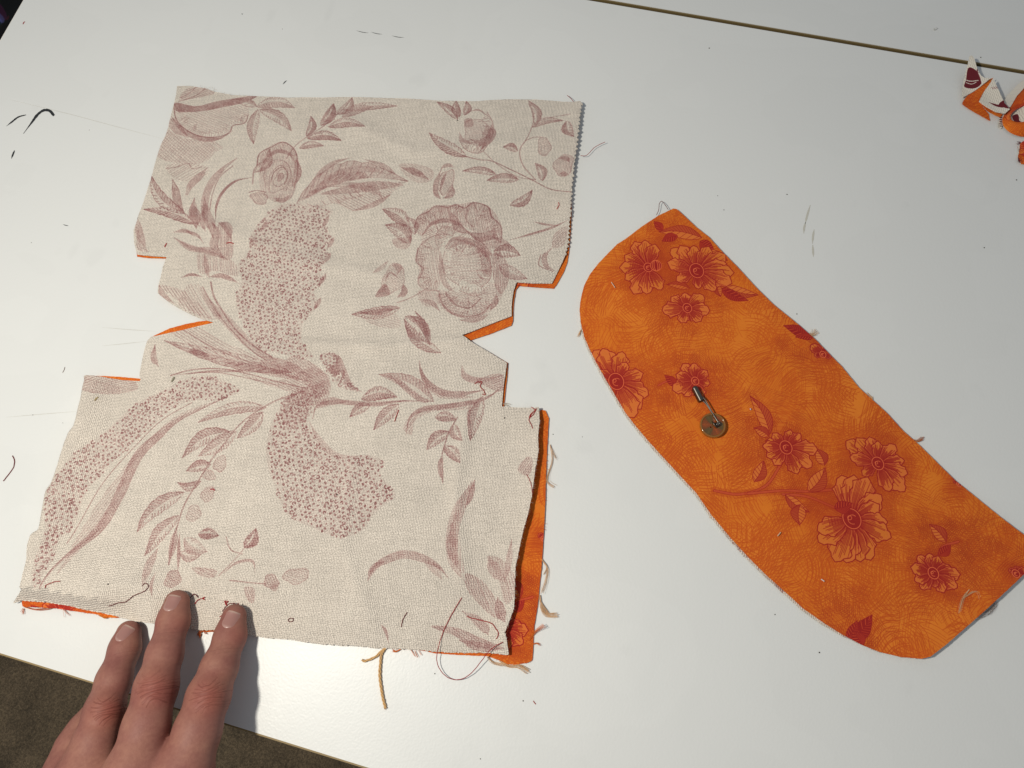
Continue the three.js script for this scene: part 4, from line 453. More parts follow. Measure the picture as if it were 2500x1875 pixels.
const folds = [[W, [[655, 742], [820, 748], [1005, 735]], 0.0011, 0.006], [W, [[1010, 900], [985, 1050], [1000, 1250]], 0.0009, 0.007], [W, [[420, 470], [640, 560], [860, 600]], 0.0008, 0.009], [W, [[760, 1000], [740, 1180], [800, 1330]], 0.0007, 0.008], [W, [[700, 240], [900, 330], [1180, 300]], 0.0007, 0.01], [W, [[250, 1100], [420, 1180], [640, 1150]], 0.0008, 0.009]].map(([S, p, a, w]) => [flat(S, p, 0.003), a, w]);
const linenHeight = (x, z) => {
  const p = [x, z]; let h = 0.0022 + Math.max(-0.0004, ripple(x, z)); for (const [l, a, w] of folds) { const d = lineDistance(p, l); if (d < w * 2) h += 1.5 * a * Math.exp(-d * d / (w * w) * 3); }
  const d1 = lineDistance(p, liftLine); if (d1 < 0.02) h += 0.0042 * (1 - d1 / 0.02) ** 2 * (0.7 + 0.6 * noise(x * 70, z * 70));
  const d2 = lineDistance(p, leftCurl); h += 0.0056 * (d2 < 0.0042 ? (smooth(0, 1, 0.5 + d2 / 0.0084) - 0.5) * 2 * 0.999 : 1 - smooth(0.0042, 0.024, d2));
  const d3 = lineDistance(p, hemLine); h += 0.0092 * hemFade(p) * (d3 < 0.0076 ? Math.min(1, d3 / 0.0068) : 1 - smooth(0.0078, 0.04, d3));
  const d4 = lineDistance(p, pinked); if (d4 < 0.012) h += 0.0013 * (1 - d4 / 0.012);
  return h;
};
const linen = mesh('linen_layer', sheet(linenOutline, linenHeight, 0.0007, 0.0022, linenSwatch.uv), linenMat, panel); linen.userData.label = 'cream linen, faded rose toile showing through from the right side';
const lining = mesh('orange_lining', sheet(liningOutline, liningHeight, 0.0005, 0.003, (x, z) => { const [u, v] = flapSwatch.uv(x, z); return [u + 0.37, v + 0.21]; }), orangeMat, panel); lining.userData.label = 'orange cotton lining showing at the cut edges';

// loose fibres along raw edges
function fringe(line, height, len, per, seed, side = 1, r = 0.00006, curl = 1) {
  const q = rng(seed), list = [];
  for (let i = 0; i + 1 < line.length; i++) {
    const a = line[i], b = line[i + 1], dx = b[0] - a[0], dz = b[1] - a[1], L = Math.hypot(dx, dz), n = Math.round(L * per * 1.7 + q() * 0.99); if (!n) continue;
    for (let k = 0; k < n; k++) { const t = q(), l = len * (0.3 + q() * q() * 1.4), x = a[0] + dx * t, z = a[1] + dz * t, nx = dz / L * side, nz = -dx / L * side, s = (q() - 0.5) * 1.6 * curl, y = height(x, z) - 0.0003, e = (q() - 0.5) * 0.8 * curl;
      const P = [[0, 0], [0.45, s * 0.5], [1, s + e]].map(([u, w], m) => new THREE.Vector3(x + (nx * (u - 0.12) + dx / L * w * 0.6) * l, Math.max(0.00015, y + (m ? (q() - 0.6) * 0.0008 : 0)), z + (nz * (u - 0.12) + dz / L * w * 0.6) * l)); list.push(tube(P, r * (0.8 + q() * 0.5), 4, 3)); }
  }
  return join(list);
}
const linenFibre = std({ color: new THREE.Color('#cdbfab'), roughness: 1 }), orangeFibre = std({ color: new THREE.Color('#d9742a'), roughness: 1 }), tanFibre = std({ color: new THREE.Color('#dcb48a'), roughness: 1 }), redThread = std({ color: new THREE.Color('#9c1a1e'), roughness: 0.75 }), darkThread = std({ color: new THREE.Color('#64161c'), roughness: 0.8 }), maroonFibre = std({ color: new THREE.Color('#6b2028'), roughness: 1 });
stuff(mesh('frayed_edge', fringe(bottom, linenHeight, 0.0022, 900, 31, -1), linenFibre, panel));
stuff(mesh('frayed_edge', fringe(hem, (x, z) => linenHeight(x, z) - 0.0002, 0.0012, 700, 32, -1), linenFibre, panel));
stuff(mesh('frayed_edge', fringe([...topEdge.slice(1, 6)], linenHeight, 0.0022, 260, 33, 1), linenFibre, panel));
const liningFray = [...flat(F, [[770, 600], [700, 580], [600, 565], [400, 535], [165, 522]], 0.002)];
stuff(mesh('frayed_edge', fringe(liningFray, liningHeight, 0.0034, 700, 34, -1, 0.00008, 1.4), orangeFibre, panel));
stuff(mesh('frayed_edge', fringe(flat(G, [[1591, 962], [1560, 978], [1480, 990], [1420, 988], [1370, 958], [1300, 935]], 0.001), liningHeight, 0.0032, 500, 35, -1, 0.00008, 1.6), tanFibre, panel));
stuff(mesh('frayed_edge', fringe(flat(E, [[1627, 800], [1617, 1000], [1612, 1200], [1602, 1400]], 0.001), liningHeight, 0.0016, 260, 36, 1, 0.00008), orangeFibre, panel));
stuff(mesh('frayed_edge', fringe(lowRight, linenHeight, 0.0011, 600, 37, 1), linenFibre, panel));
// tufts that hang out from the lining
const at = (S, pts, h = 0.0012) => pts.map(([x, y, z]) => S(x, y, z ?? h));
function tuft(S, pts, n, spread, seed, r = 0.00014) { const q = rng(seed), list = []; n = Math.ceil(n * 2); r *= 0.62; spread *= 1.25; for (let k = 0; k < n; k++) { const a = (q() - 0.5) * spread, b = (q() - 0.5) * spread; list.push(tube(pts.map(([x, y, h], i) => { const t = i / (pts.length - 1); const p = S(x + a * (0.2 + t), y + b * (0.2 + t), h ?? 0.0012); p.y = Math.max(0.0002, p.y + (q() - 0.5) * 0.0008); return p; }), r, 10, 4)); } return join(list); }
function yarn(S, pts, r, twist, strands, seed, h) { const c = new THREE.CatmullRomCurve3(at(S, pts, h), false, 'centripetal'), n = 60, q = rng(seed), list = []; for (let s = 0; s < strands; s++) { const P = []; for (let i = 0; i <= n; i++) { const t = i / n, p = c.getPoint(t), T = c.getTangent(t), k = s / strands * TAU + t * twist, a = r * (1 + 0.4 * (q() - 0.5)); P.push(new THREE.Vector3(p.x - T.z * a * Math.cos(k), Math.max(r * 0.5, p.y + a * Math.sin(k)), p.z + T.x * a * Math.cos(k))); } list.push(tube(P, r * 0.85, 90, 5)); } return join(list); }
const yarnMat = std({ color: new THREE.Color('#d6ad78'), roughness: 1 });
mesh('loose_yarn', join([yarn(G, [[640, 880], [615, 920], [606, 985], [603, 1060], [612, 1140], [624, 1210], [640, 1272]], 0.00042, 30, 3, 3, 0.0012), tuft(G, [[620, 1190], [632, 1240], [642, 1275]], 7, 12, 12, 0.0001)]), yarnMat, panel).userData.label = 'tan yarn hanging straight down from the bottom edge';
mesh('loose_yarn', yarn(G, [[640, 880], [610, 905], [575, 938], [535, 956], [500, 966], [488, 958]], 0.00036, 9, 3, 4, 0.0012), yarnMat, panel).userData.label = 'short tan yarn curling left from the bottom edge';
mesh('loose_tuft', join([tuft(G, [[1640, 540], [1650, 620], [1680, 665], [1745, 672]], 8, 26, 5), tuft(G, [[1635, 560], [1665, 610], [1700, 660]], 5, 20, 15)]), tanFibre, panel);
mesh('loose_tuft', tuft(G, [[1655, 310], [1690, 360], [1680, 450], [1655, 520]], 4, 16, 6, 0.0001), tanFibre, panel);
mesh('loose_tuft', join([tuft(G, [[1575, 830], [1610, 780], [1670, 735, 0.004]], 4, 16, 7), tuft(G, [[1590, 860], [1620, 850], [1640, 862]], 3, 10, 71)]), orangeFibre, panel);
mesh('loose_tuft', tuft(E, [[1640, 855], [1655, 950], [1630, 1040], [1625, 1085], [1670, 1115]], 4, 16, 8, 0.0001), tanFibre, panel); mesh('loose_tuft', tuft(E, [[1640, 860], [1680, 945]], 3, 12, 81, 0.0001), tanFibre, panel); mesh('loose_tuft', tuft(E, [[1590, 1570], [1618, 1620], [1600, 1660]], 3, 10, 82, 0.0001), tanFibre, panel);
mesh('loose_tuft', join([tuft(G, [[1380, 965], [1440, 1000], [1500, 1000], [1560, 1035]], 7, 22, 9), tuft(G, [[1300, 940], [1330, 975], [1400, 995]], 5, 18, 91)]), tanFibre, panel);
mesh('loose_tuft', tuft(M, [[935, 1060], [850, 1120], [805, 1170], [800, 1235]], 9, 60, 10, 0.00016), std({ color: new THREE.Color('#b8591e'), roughness: 1 }), panel);
mesh('loose_tuft', join([tuft(M, [[960, 1065], [920, 1140], [960, 1160]], 4, 40, 11), tuft(M, [[1200, 1070], [1120, 1115], [1060, 1110]], 6, 30, 111)]), std({ color: new THREE.Color('#b8591e'), roughness: 1 }), panel);
mesh('loose_tuft', tuft(F, [[780, 580], [745, 600], [720, 585], [705, 575]], 7, 22, 13), std({ color: new THREE.Color('#d07a22'), roughness: 1 }), panel);
mesh('loose_tuft', join([tuft(G, [[740, 888], [705, 905], [690, 900]], 5, 14, 14), tuft(G, [[805, 895], [830, 935]], 2, 10, 141, 0.0001), tuft(G, [[830, 898], [848, 940]], 2, 6, 142, 0.0001), tuft(G, [[855, 898], [872, 928]], 2, 6, 143, 0.0001)]), orangeFibre, panel);
mesh('loose_tuft', join([tuft(F, [[170, 525], [250, 545], [330, 540], [390, 520]], 5, 26, 16, 0.0001), tuft(F, [[450, 545], [480, 570]], 4, 40, 161, 0.0001), tuft(F, [[165, 535], [155, 565]], 4, 20, 162, 0.00012)]), std({ color: new THREE.Color('#c8642a'), roughness: 1 }), panel);
mesh('loose_tuft', tuft(E, [[1345, 600], [1368, 605], [1388, 612]], 5, 18, 17, 0.0001), linenFibre, panel);

// ---------------------------------------------------------------- the orange flap with its linen backing
const flap = thing('fabric_flap', 'rounded orange cotton flap with red flowers, backed with pale linen', 'fabric flap', meet(1960, 1010, 0).toArray());
const flapPts = [...flat(H, [[625, 140], [540, 180], [440, 245], [350, 313], [300, 345], [245, 400], [190, 458], [142, 520], [110, 582], [92, 650], [83, 720], [90, 800], [110, 880], [140, 950], [180, 1030], [230, 1120], [290, 1220], [350, 1322], [420, 1412], [480, 1482], [550, 1560]], 0.0022), ...flat(I, [[0, 600], [90, 730], [200, 860], [300, 970], [400, 1070], [500, 1160], [620, 1270], [750, 1360], [850, 1422], [960, 1480], [1060, 1520], [1180, 1550], [1290, 1560]], 0.0022), ...flat(I, [[1350, 1548], [1440, 1478], [1600, 1338], [1750, 1202], [1890, 1070], [2019, 950]], 0.004), ...flat(I, [[1896, 850], [1700, 690], [1500, 528], [1300, 330], [1200, 240], [1100, 132], [1000, 42]], 0.0022), ...flat(H, [[1700, 1175], [1600, 1052], [1550, 1002], [1450, 900], [1350, 812], [1200, 690], [1100, 590], [1000, 480], [900, 380], [830, 302], [760, 248], [690, 182], [645, 143]], 0.0022)];
const flapOutline = resample(flapPts, 0.0013, 0.00007, 12), liftEdge = flat(I, [[1350, 1548], [1440, 1478], [1600, 1338], [1750, 1202], [1890, 1070], [2019, 950]], 0.004);
const flapLow = (x, z) => { const d = lineDistance([x, z], liftEdge); return 0.0009 + 0.0008 * fbm(x * 24 + 8, z * 24, 2) + 0.0032 * Math.max(0, 1 - d / 0.03) ** 2; };
const backPts = flapPts.map(([x, z]) => { const p = [x, z], d = lineDistance(p, flat(H, [[140, 950], [290, 1220], [480, 1482], [700, 1730], [900, 1950], [1500, 2500]])); const k = 0.0011 * smooth(0.02, 0.004, d) + 0.0001; return [x - 0.7 * k, z + 0.6 * k]; });
const backOutline = resample(backPts, 0.0013, 0.0002, 14);
mesh('orange_layer', sheet(flapOutline, (x, z) => flapLow(x, z) + 0.00075, 0.0005, 0.004, flapSwatch.uv), orangeMat, flap).userData.label = 'orange printed cotton face';
mesh('linen_backing', sheet(backOutline, flapLow, 0.0006, 0.004, linenSwatch.uv), linenMat, flap).userData.label = 'pale linen backing seen along the lower left edge';
stuff(mesh('frayed_edge', fringe(flat(H, [[645, 143], [690, 182], [760, 248], [830, 302], [870, 345]], 0.002), (x, z) => flapLow(x, z) + 0.0004, 0.0024, 1500, 41, -1, 0.00008, 1.5), maroonFibre, flap));
stuff(mesh('frayed_edge', fringe(flat(H, [[420, 1412], [480, 1482], [550, 1560]], 0.002), flapLow, 0.0012, 900, 42, -1, 0.0001), maroonFibre, flap));
stuff(mesh('frayed_edge', fringe(flat(I, [[200, 860], [300, 970], [360, 1030]], 0.002), flapLow, 0.0012, 900, 43, -1, 0.0001), maroonFibre, flap));
stuff(mesh('frayed_edge', fringe(flat(I, [[0, 600], [90, 730], [200, 860], [300, 970], [400, 1070]], 0.002), flapLow, 0.0012, 500, 44, -1, 0.00008), linenFibre, flap));
mesh('loose_tuft', tuft(H, [[1395, 870], [1430, 868], [1448, 855]], 9, 26, 45), tanFibre, flap);
mesh('loose_tuft', tuft(H, [[95, 838], [85, 855], [78, 872]], 6, 14, 46), tanFibre, flap);
mesh('loose_tuft', tuft(I, [[1245, 292], [1280, 300], [1310, 286]], 6, 16, 47), std({ color: new THREE.Color('#c67a48'), roughness: 1 }), flap);
mesh('loose_tuft', join([tuft(I, [[1008, 80], [1015, 65], [1012, 48]], 4, 12, 48), tuft(H, [[1745, 1205], [1775, 1240]], 4, 10, 481)]), tanFibre, flap);
mesh('loose_tuft', join([tuft(I, [[95, 735], [82, 738]], 6, 18, 49), tuft(I, [[205, 870], [225, 890]], 4, 14, 491, 0.0001)]), tanFibre, flap);
mesh('loose_tuft', join([tuft(I, [[1690, 1235], [1720, 1240], [1700, 1280], [1650, 1310], [1625, 1315]], 6, 34, 50, 0.00008), tuft(I, [[1720, 1200], [1730, 1250], [1690, 1290]], 4, 30, 501, 0.00008)]), std({ color: new THREE.Color('#8d7a6e'), roughness: 1 }), flap);
const onFlap = 0.0032;
mesh('loose_tuft', join([tuft(I, [[1580, 1160, 0.004], [1545, 1210, 0.0042], [1520, 1290, 0.004]], 5, 14, 51, 0.0001), tuft(I, [[1545, 1210, 0.0042], [1620, 1170, 0.004], [1645, 1230, 0.0045]], 3, 14, 511, 0.0001)]), tanFibre, flap);

// ---------------------------------------------------------------- safety pin and button
const steel = std({ color: new THREE.Color('#6e6962'), metalness: 1, roughness: 0.34 });
const pinH = 0.0045;
{
  const btnC = K(745, 1152, 0.0044), R = 0.00745 * 0.95;
  const s = new THREE.Shape(); s.absarc(0, 0, R - 0.0004, 0, TAU, false);
  for (const a of [0.5, 0.5 + Math.PI]) { const h = new THREE.Path(); h.absarc(Math.cos(a) * 0.0016, Math.sin(a) * 0.0016, 0.00075, 0, TAU, true); s.holes.push(h); }
  const body = new THREE.ExtrudeGeometry(s, { depth: 0.0013, bevelEnabled: true, bevelThickness: 0.0005, bevelSize: 0.0004, bevelSegments: 4, curveSegments: 64 }).rotateX(-Math.PI / 2).rotateY(0.1);
  const map = texture(canvas(256, 256, (g) => {
    const q = rng(9); g.fillStyle = '#8a4a10'; g.fillRect(0, 0, 256, 256); g.translate(128, 128);
    for (let k = 0; k < 6; k++) { g.save(); g.rotate(k * TAU / 6 + 0.35); g.fillStyle = ['#6e5220', '#9c4c0c'][k % 2]; g.beginPath(); g.moveTo(0, 0); g.quadraticCurveTo(70, -46, 150, -20); g.lineTo(150, 70); g.quadraticCurveTo(60, 30, 0, 0); g.fill(); g.fillStyle = ['rgba(118,92,40,.7)', 'rgba(186,88,16,.6)'][k % 2]; g.beginPath(); g.moveTo(14, 2); g.quadraticCurveTo(74, -26, 140, 6); g.quadraticCurveTo(70, 10, 14, 2); g.fill(); g.restore(); }
    for (let k = 0; k < 300; k++) { g.fillStyle = 'rgba(60,30,10,.10)'; g.beginPath(); g.arc((q() - 0.5) * 256, (q() - 0.5) * 256, 1 + q() * 5, 0, TAU); g.fill(); }
  })); map.repeat.set(1 / 0.0152, 1 / 0.0152); map.offset.set(0.5, 0.5);
  const shell = new THREE.MeshPhysicalMaterial({ map, roughness: 0.12, transmission: 0.3, thickness: 0.002, ior: 1.5, clearcoat: 1, clearcoatRoughness: 0.05 });
  const btn = thing('button', 'round brown translucent button held on the orange flap by the safety pin', 'button', [btnC.x, 0.0030, btnC.z]);
  const add = (n, g, m) => { const o = new THREE.Mesh(g, m); o.name = n; o.castShadow = o.receiveShadow = true; btn.add(o); return o; };
  add('button_disc', body.translate(0, 0.0005, 0), shell);
  const rim = new THREE.LatheGeometry([[R - 0.0013, 0.0021], [R - 0.0009, 0.0027], [R - 0.0004, 0.0029], [R, 0.0025], [R + 0.0001, 0.0016], [R - 0.0002, 0.001]].map(([x, y]) => new THREE.Vector2(x, y)), 72); add('rim', rim, new THREE.MeshPhysicalMaterial({ color: new THREE.Color('#8a5a20'), roughness: 0.14, clearcoat: 1, clearcoatRoughness: 0.05 }));
}
{
  const cap0 = K(385, 400, pinH), cap1 = K(515, 650, pinH), pin = thing('safety_pin', 'steel safety pin with a folded head, pinned through the orange flap', 'safety pin', [cap0.x, 0.003, cap0.z]);
  const X = cap1.clone().sub(cap0), L = X.length(); X.normalize(); const Y = new THREE.Vector3(0, 1, 0), Z = Y.clone().cross(X);
  // head: sheet steel bent into a U and closed round at the nose
  const prof = new THREE.Shape(), w = 0.0017, t = 0.00025; prof.moveTo(-w, -0.0016); prof.quadraticCurveTo(-w * 1.1, 0.0012, -w * 0.35, 0.0014); prof.lineTo(w * 0.35, 0.0014); prof.quadraticCurveTo(w * 1.1, 0.0012, w, -0.0016); prof.lineTo(w - t, -0.0016); prof.quadraticCurveTo(w, 0.0009, w * 0.3, 0.0014 - t); prof.lineTo(-w * 0.3, 0.0014 - t); prof.quadraticCurveTo(-w, 0.0009, -w + t, -0.0016);
  const headG = new THREE.ExtrudeGeometry(prof, { depth: L, bevelEnabled: true, bevelSize: 0.0001, bevelThickness: 0.0001, bevelSegments: 2, curveSegments: 10 });
  const basis = new THREE.Matrix4().makeBasis(Z.clone(), Y.clone(), X.clone()).setPosition(cap0.x, pinH + 0.0004, cap0.z); headG.applyMatrix4(basis);
  const nose = new THREE.SphereGeometry(w, 18, 12).scale(1, 0.85, 0.8).applyMatrix4(new THREE.Matrix4().makeBasis(Z, Y, X).setPosition(cap0.x, pinH + 0.0003, cap0.z));
  const head = mesh('head', join([headG, nose]), steel, pin);
  const lip = tube([cap1.clone().addScaledVector(Z, -w), cap1.clone().addScaledVector(Z, -w * 0.6).add(new THREE.Vector3(0, 0.0013, 0)), cap1.clone().addScaledVector(Z, w * 0.6).add(new THREE.Vector3(0, 0.0013, 0)), cap1.clone().addScaledVector(Z, w)], 0.00022, 20, 6); mesh('lip', lip, steel, head);
  const coil = K(850, 1125, 0.0064);
  mesh('arm', tube([K(470, 520, pinH), K(560, 590, 0.0056), K(700, 820, 0.0062), K(800, 1000, 0.0066), K(868, 1095, 0.0068)], 0.00042, 40, 8), steel, pin).userData.label = 'upper wire arm over the button';
  mesh('arm', tube([K(480, 600, 0.0034), K(600, 700, 0.0034), K(700, 850, 0.0030), K(760, 960, 0.0026)], 0.0004, 30, 8), steel, pin);
  const spiral = []; for (let k = 0; k <= 60; k++) { const a = k / 60 * TAU * 2.6, s = (k / 60 - 0.5) * 0.0022; spiral.push(new THREE.Vector3(coil.x, coil.y, coil.z).addScaledVector(Z, s).addScaledVector(X, Math.cos(a) * 0.00105).addScaledVector(Y, Math.sin(a) * 0.00105)); }
  mesh('coil', tube(spiral, 0.00036, 160, 8), steel, pin);
  mesh('wire_loop', tube([K(735, 1075, 0.0052), K(752, 1098, 0.0066), K(790, 1145, 0.0068), K(822, 1188, 0.0062), K(838, 1190, 0.0052)], 0.0003, 30, 8), steel, pin);
}

// ---------------------------------------------------------------- offcuts at the right edge
const offcut = (name, pts, h, material, uvScale, lift, label, extra) => {
  const line = resample(flat(J, pts, h), 0.0009, 0.00012, 60 + pts.length), o = flat(J, [pts[0]], h)[0];
  return single(name, extra ? join([sheet(line, lift, 0.0006, 0.0022, (x, z) => [(x - o[0]) / uvScale, (z - o[1]) / uvScale]), ...extra]) : sheet(line, lift, 0.0006, 0.0022, (x, z) => [(x - o[0]) / uvScale, (z - o[1]) / uvScale]), material, label, 'fabric scrap');
};
const jAt = (x, y, h = 0.001) => { const p = J(x, y, h); return [p.x, p.z]; }, ramp = (a, b, h0, h1) => { const p = jAt(...a), q = jAt(...b), L = (q[0] - p[0]) ** 2 + (q[1] - p[1]) ** 2; return (x, z) => lerp(h0, h1, smooth(0, 1, ((x - p[0]) * (q[0] - p[0]) + (z - p[1]) * (q[1] - p[1])) / L)); };
{
  const patch = (S, sw, pts) => sw.map ? 0 : 0; void patch;
  const scrapMap = (paint, ox) => { const sw = cloth(ox[0] - 0.03, ox[1] - 0.03, 0, 0.06, 0.06, 512, 512), c = canvas(512, 512, (g) => { g.fillStyle = '#000'; g.fillRect(0, 0, 512, 512); paint(pen(g, sw)); }).getContext('2d').getImageData(0, 0, 512, 512).data; return { sw, m: std({ roughness: 0.95, map: dataTexture(512, 512, (x, y) => { const yy = 511 - y, [gap] = weave(x / 8.4 + 0.4 * noise(x / 40, yy / 9), yy / 8.4), k = clamp(c[(yy * 512 + x) * 4] / 255 * (1.1 - 0.25 * gap)), d = 1 - 0.42 * gap; return [lerp(228 * d, 96, k), lerp(220 * d, 18, k), lerp(206 * d, 30, k)]; }, true) }) }; };
  const a = scrapMap((p) => { p.area(J, [[500, 370], [575, 410], [610, 470], [650, 545], [600, 575], [485, 545], [492, 480]], 1); p.line(J, [[600, 370], [590, 420], [630, 500], [640, 540]], 0.6, 0.8); p.stroke(J, [[490, 480], [540, 500], [620, 510]], 0.5, 1, 1, 1, '0,0,0'); p.stroke(J, [[495, 505], [560, 530], [600, 520]], 0.4, 1, 1, 1, '0,0,0'); p.stroke(J, [[600, 430], [680, 480], [760, 490]], 1, 0.7); }, jAt(620, 480));
  const g1 = sheet(resample(flat(J, [[513, 236], [530, 230], [548, 240], [578, 300], [603, 368], [650, 440], [700, 477], [758, 487], [640, 562], [560, 600], [486, 640], [482, 590], [490, 500], [498, 370]], 0.004), 0.0009, 0.0001, 61), ramp([500, 620], [740, 470], 0.003, 0.009), 0.0007, 0.0022, a.sw.uv);
  single('fabric_scrap', g1, a.m, 'pointed linen scrap with a dark red patch, its tip over the table seam', 'fabric scrap', 'sewing offcuts');
  const orangeScrap = (n) => orangeMat;
  const uvO = (x, z) => { const [u, v] = flapSwatch.uv(x, z); return [u * 1 + 0.13, v + 0.4]; };
  const g2 = sheet(resample(flat(J, [[480, 712], [492, 682], [530, 632], [600, 600], [650, 560], [720, 508], [793, 470], [740, 560], [690, 630], [662, 700], [720, 770], [785, 835], [803, 908], [770, 890], [690, 845], [600, 795], [520, 745]], 0.002), 0.0009, 0.0001, 62), ramp([560, 800], [740, 480], 0.001, 0.0058), 0.0005, 0.0022, uvO);
  single('fabric_scrap', g2, orangeMat, 'notched orange scrap under the pointed linen scrap', 'fabric scrap', 'sewing offcuts');
  const b = scrapMap((p) => { p.area(J, [[850, 790], [880, 755], [940, 755], [1000, 810], [960, 840], [900, 820]], 1); p.stroke(J, [[740, 750], [850, 800], [980, 830]], 1.4, 1); for (let k = 0; k < 5; k++) p.line(J, [[760 + k * 20, 600], [780 + k * 20, 620]], 0.4, 0.5); }, jAt(840, 660));
  const g3 = sheet(resample(flat(J, [[797, 478], [830, 540], [862, 600], [900, 670], [938, 742], [1000, 815], [960, 848], [850, 820], [750, 765], [665, 702], [720, 590]], 0.005), 0.0009, 0.0001, 63), ramp([680, 700], [900, 600], 0.0055, 0.009), 0.0007, 0.0022, b.sw.uv);
  single('fabric_scrap', g3, b.m, 'triangular linen scrap with a dark red corner, between orange scraps', 'fabric scrap', 'sewing offcuts');
  const g4 = sheet(resample(flat(J, [[662, 704], [750, 766], [850, 822], [935, 850], [910, 884], [850, 862], [760, 812]], 0.002), 0.0009, 0.0001, 64), () => 0.0024, 0.0005, 0.0022, uvO);
  single('fabric_scrap', g4, orangeMat, 'narrow orange strip peeking from under the triangular linen scrap', 'fabric scrap', 'sewing offcuts');
  const g5 = sheet(resample(flat(J, [[956, 742], [958, 690], [985, 640], [1020, 600], [1100, 520], [1185, 455], [1260, 400], [1290, 450], [1190, 540], [1100, 640], [1030, 760], [990, 790]], 0.003), 0.0009, 0.0001, 65), ramp([970, 700], [1190, 480], 0.003, 0.005), 0.0007, 0.0022, a.sw.uv);
  single('fabric_scrap', g5, std({ color: new THREE.Color('#d8d2c6'), roughness: 0.95, bumpMap: scrapTex, bumpScale: 0.0002 }), 'plain linen strip behind the curled orange scrap at the right edge', 'fabric scrap', 'sewing offcuts');
  // orange strip curled into a loop, standing on its edge
  const ringC = [[1330, 430], [1250, 480], [1185, 548], [1110, 620], [1060, 690], [1020, 775], [975, 840], [950, 905], [965, 975], [1020, 1035], [1100, 1075], [1190, 1092], [1290, 1060], [1370, 980]], ringP = new THREE.CatmullRomCurve3(ringC.map(([x, y]) => J(x, y, 0.002)), false, 'centripetal').getPoints(60);
  const P = [], U = [], X = [], th = 0.0005; ringP.forEach((p, i) => { const n = ringP[Math.min(60, i + 1)].clone().sub(ringP[Math.max(0, i - 1)]).normalize(), out = new THREE.Vector3(n.z, 0, -n.x), W_ = 0.0085 + 0.003 * Math.sin(i / 7), cen = J(1185, 800, 0.002), inn = cen.sub(p).setY(0).normalize(); for (let k = 0; k <= 4; k++) { const v = k / 4; P.push(p.x + inn.x * 0.7 * W_ * v, 0.0009 + W_ * 0.5 * Math.sin(v * 2.1), p.z + inn.z * 0.7 * W_ * v); U.push(i / 60 * 0.3 + 0.1, 0.2 + v * 0.07); } if (i) for (let k = 0; k < 4; k++) { const q = i * 5 + k; X.push(q - 5, q - 4, q, q - 4, q + 1, q); } });
  const strip = new THREE.BufferGeometry(); strip.setAttribute('position', new THREE.Float32BufferAttribute(P, 3)); strip.setAttribute('uv', new THREE.Float32BufferAttribute(U, 2)); strip.setIndex(X); strip.computeVertexNormals();
  const inner = strip.clone(), pa = inner.attributes.position, na = strip.attributes.normal; for (let i = 0; i < pa.count; i++) pa.setXYZ(i, pa.getX(i) - na.getX(i) * th, pa.getY(i) - na.getY(i) * th, pa.getZ(i) - na.getZ(i) * th);
  single('fabric_scrap', join([strip, inner]), std({ map: flapMaps, roughness: 0.9 }), 'orange strip curled into a loop at the right edge', 'fabric scrap', 'sewing offcuts');
  const c = scrapMap((p) => { p.area(J, [[1060, 860], [1110, 840], [1130, 950], [1090, 930]], 1); p.area(J, [[1130, 940], [1200, 960], [1260, 1000], [1160, 980]], 1); p.stroke(J, [[1100, 900], [1150, 960]], 2, 1); }, jAt(1180, 880));
  const g6 = sheet(resample(flat(J, [[1062, 860], [1090, 808], [1140, 770], [1200, 748], [1280, 760], [1330, 850], [1290, 960], [1185, 972], [1130, 952], [1100, 925]], 0.004), 0.0009, 0.00015, 66), ramp([1080, 870], [1240, 860], 0.001, 0.009), 0.0007, 0.0022, c.sw.uv);
  single('fabric_scrap', g6, c.m, 'small linen scrap with dark red print inside the curled orange loop', 'fabric scrap', 'sewing offcuts');
  const d = scrapMap((p) => { for (let k = 0; k < 6; k++) p.stroke(J, [[910, 850 + k * 24], [945, 858 + k * 24]], 1.1, 1, 0.6, 0.6); }, jAt(930, 920));
  const g7 = sheet(resample(flat(J, [[915, 850], [990, 838], [972, 900], [948, 960], [936, 1000], [906, 985], [908, 920]], 0.002), 0.0007, 0.0002, 67), () => 0.0012, 0.0006, 0.0022, d.sw.uv);
  single('fabric_scrap', join([g7, tuft(J, [[925, 980], [905, 985], [900, 960]], 6, 30, 68, 0.00012)]), d.m, 'frayed striped linen edge left of the curled orange loop', 'fabric scrap', 'sewing offcuts');
  const g8 = sheet(resample(flat(J, [[1160, 1165], [1240, 1130], [1330, 1180], [1320, 1330], [1240, 1420], [1180, 1400], [1140, 1330], [1150, 1240]], 0.003), 0.0009, 0.0002, 69), ramp([1140, 1250], [1260, 1250], 0.0014, 0.008), 0.0006, 0.0022, uvO);
  const lowScrap = single('fabric_scrap', g8, orangeMat, 'frayed orange scrap below the curled loop, cut by the picture edge', 'fabric scrap', 'sewing offcuts');
  const under = sheet(resample(flat(J, [[1150, 1190], [1200, 1160], [1210, 1400], [1165, 1415], [1128, 1390], [1120, 1290], [1130, 1230]], 0.001), 0.0007, 0.0003, 70), () => 0.0011, 0.0006, 0.0022, (x, z) => [x * 18, z * 18]);
  const rim = mesh('linen_rim', under, scrapLinen, lowScrap); rim.position.copy(lowScrap.position).negate(); rim.userData.label = 'frayed linen showing under the orange';
  const fray = mesh('frayed_edge', join([tuft(J, [[1150, 1190], [1135, 1175], [1115, 1180]], 6, 30, 72, 0.00011), tuft(J, [[1165, 1400], [1130, 1385], [1145, 1355]], 7, 40, 73, 0.00013), tuft(J, [[1130, 1270], [1150, 1255]], 5, 60, 74, 0.00012)]), maroonFibre, lowScrap); fray.position.copy(lowScrap.position).negate(); stuff(fray);
}

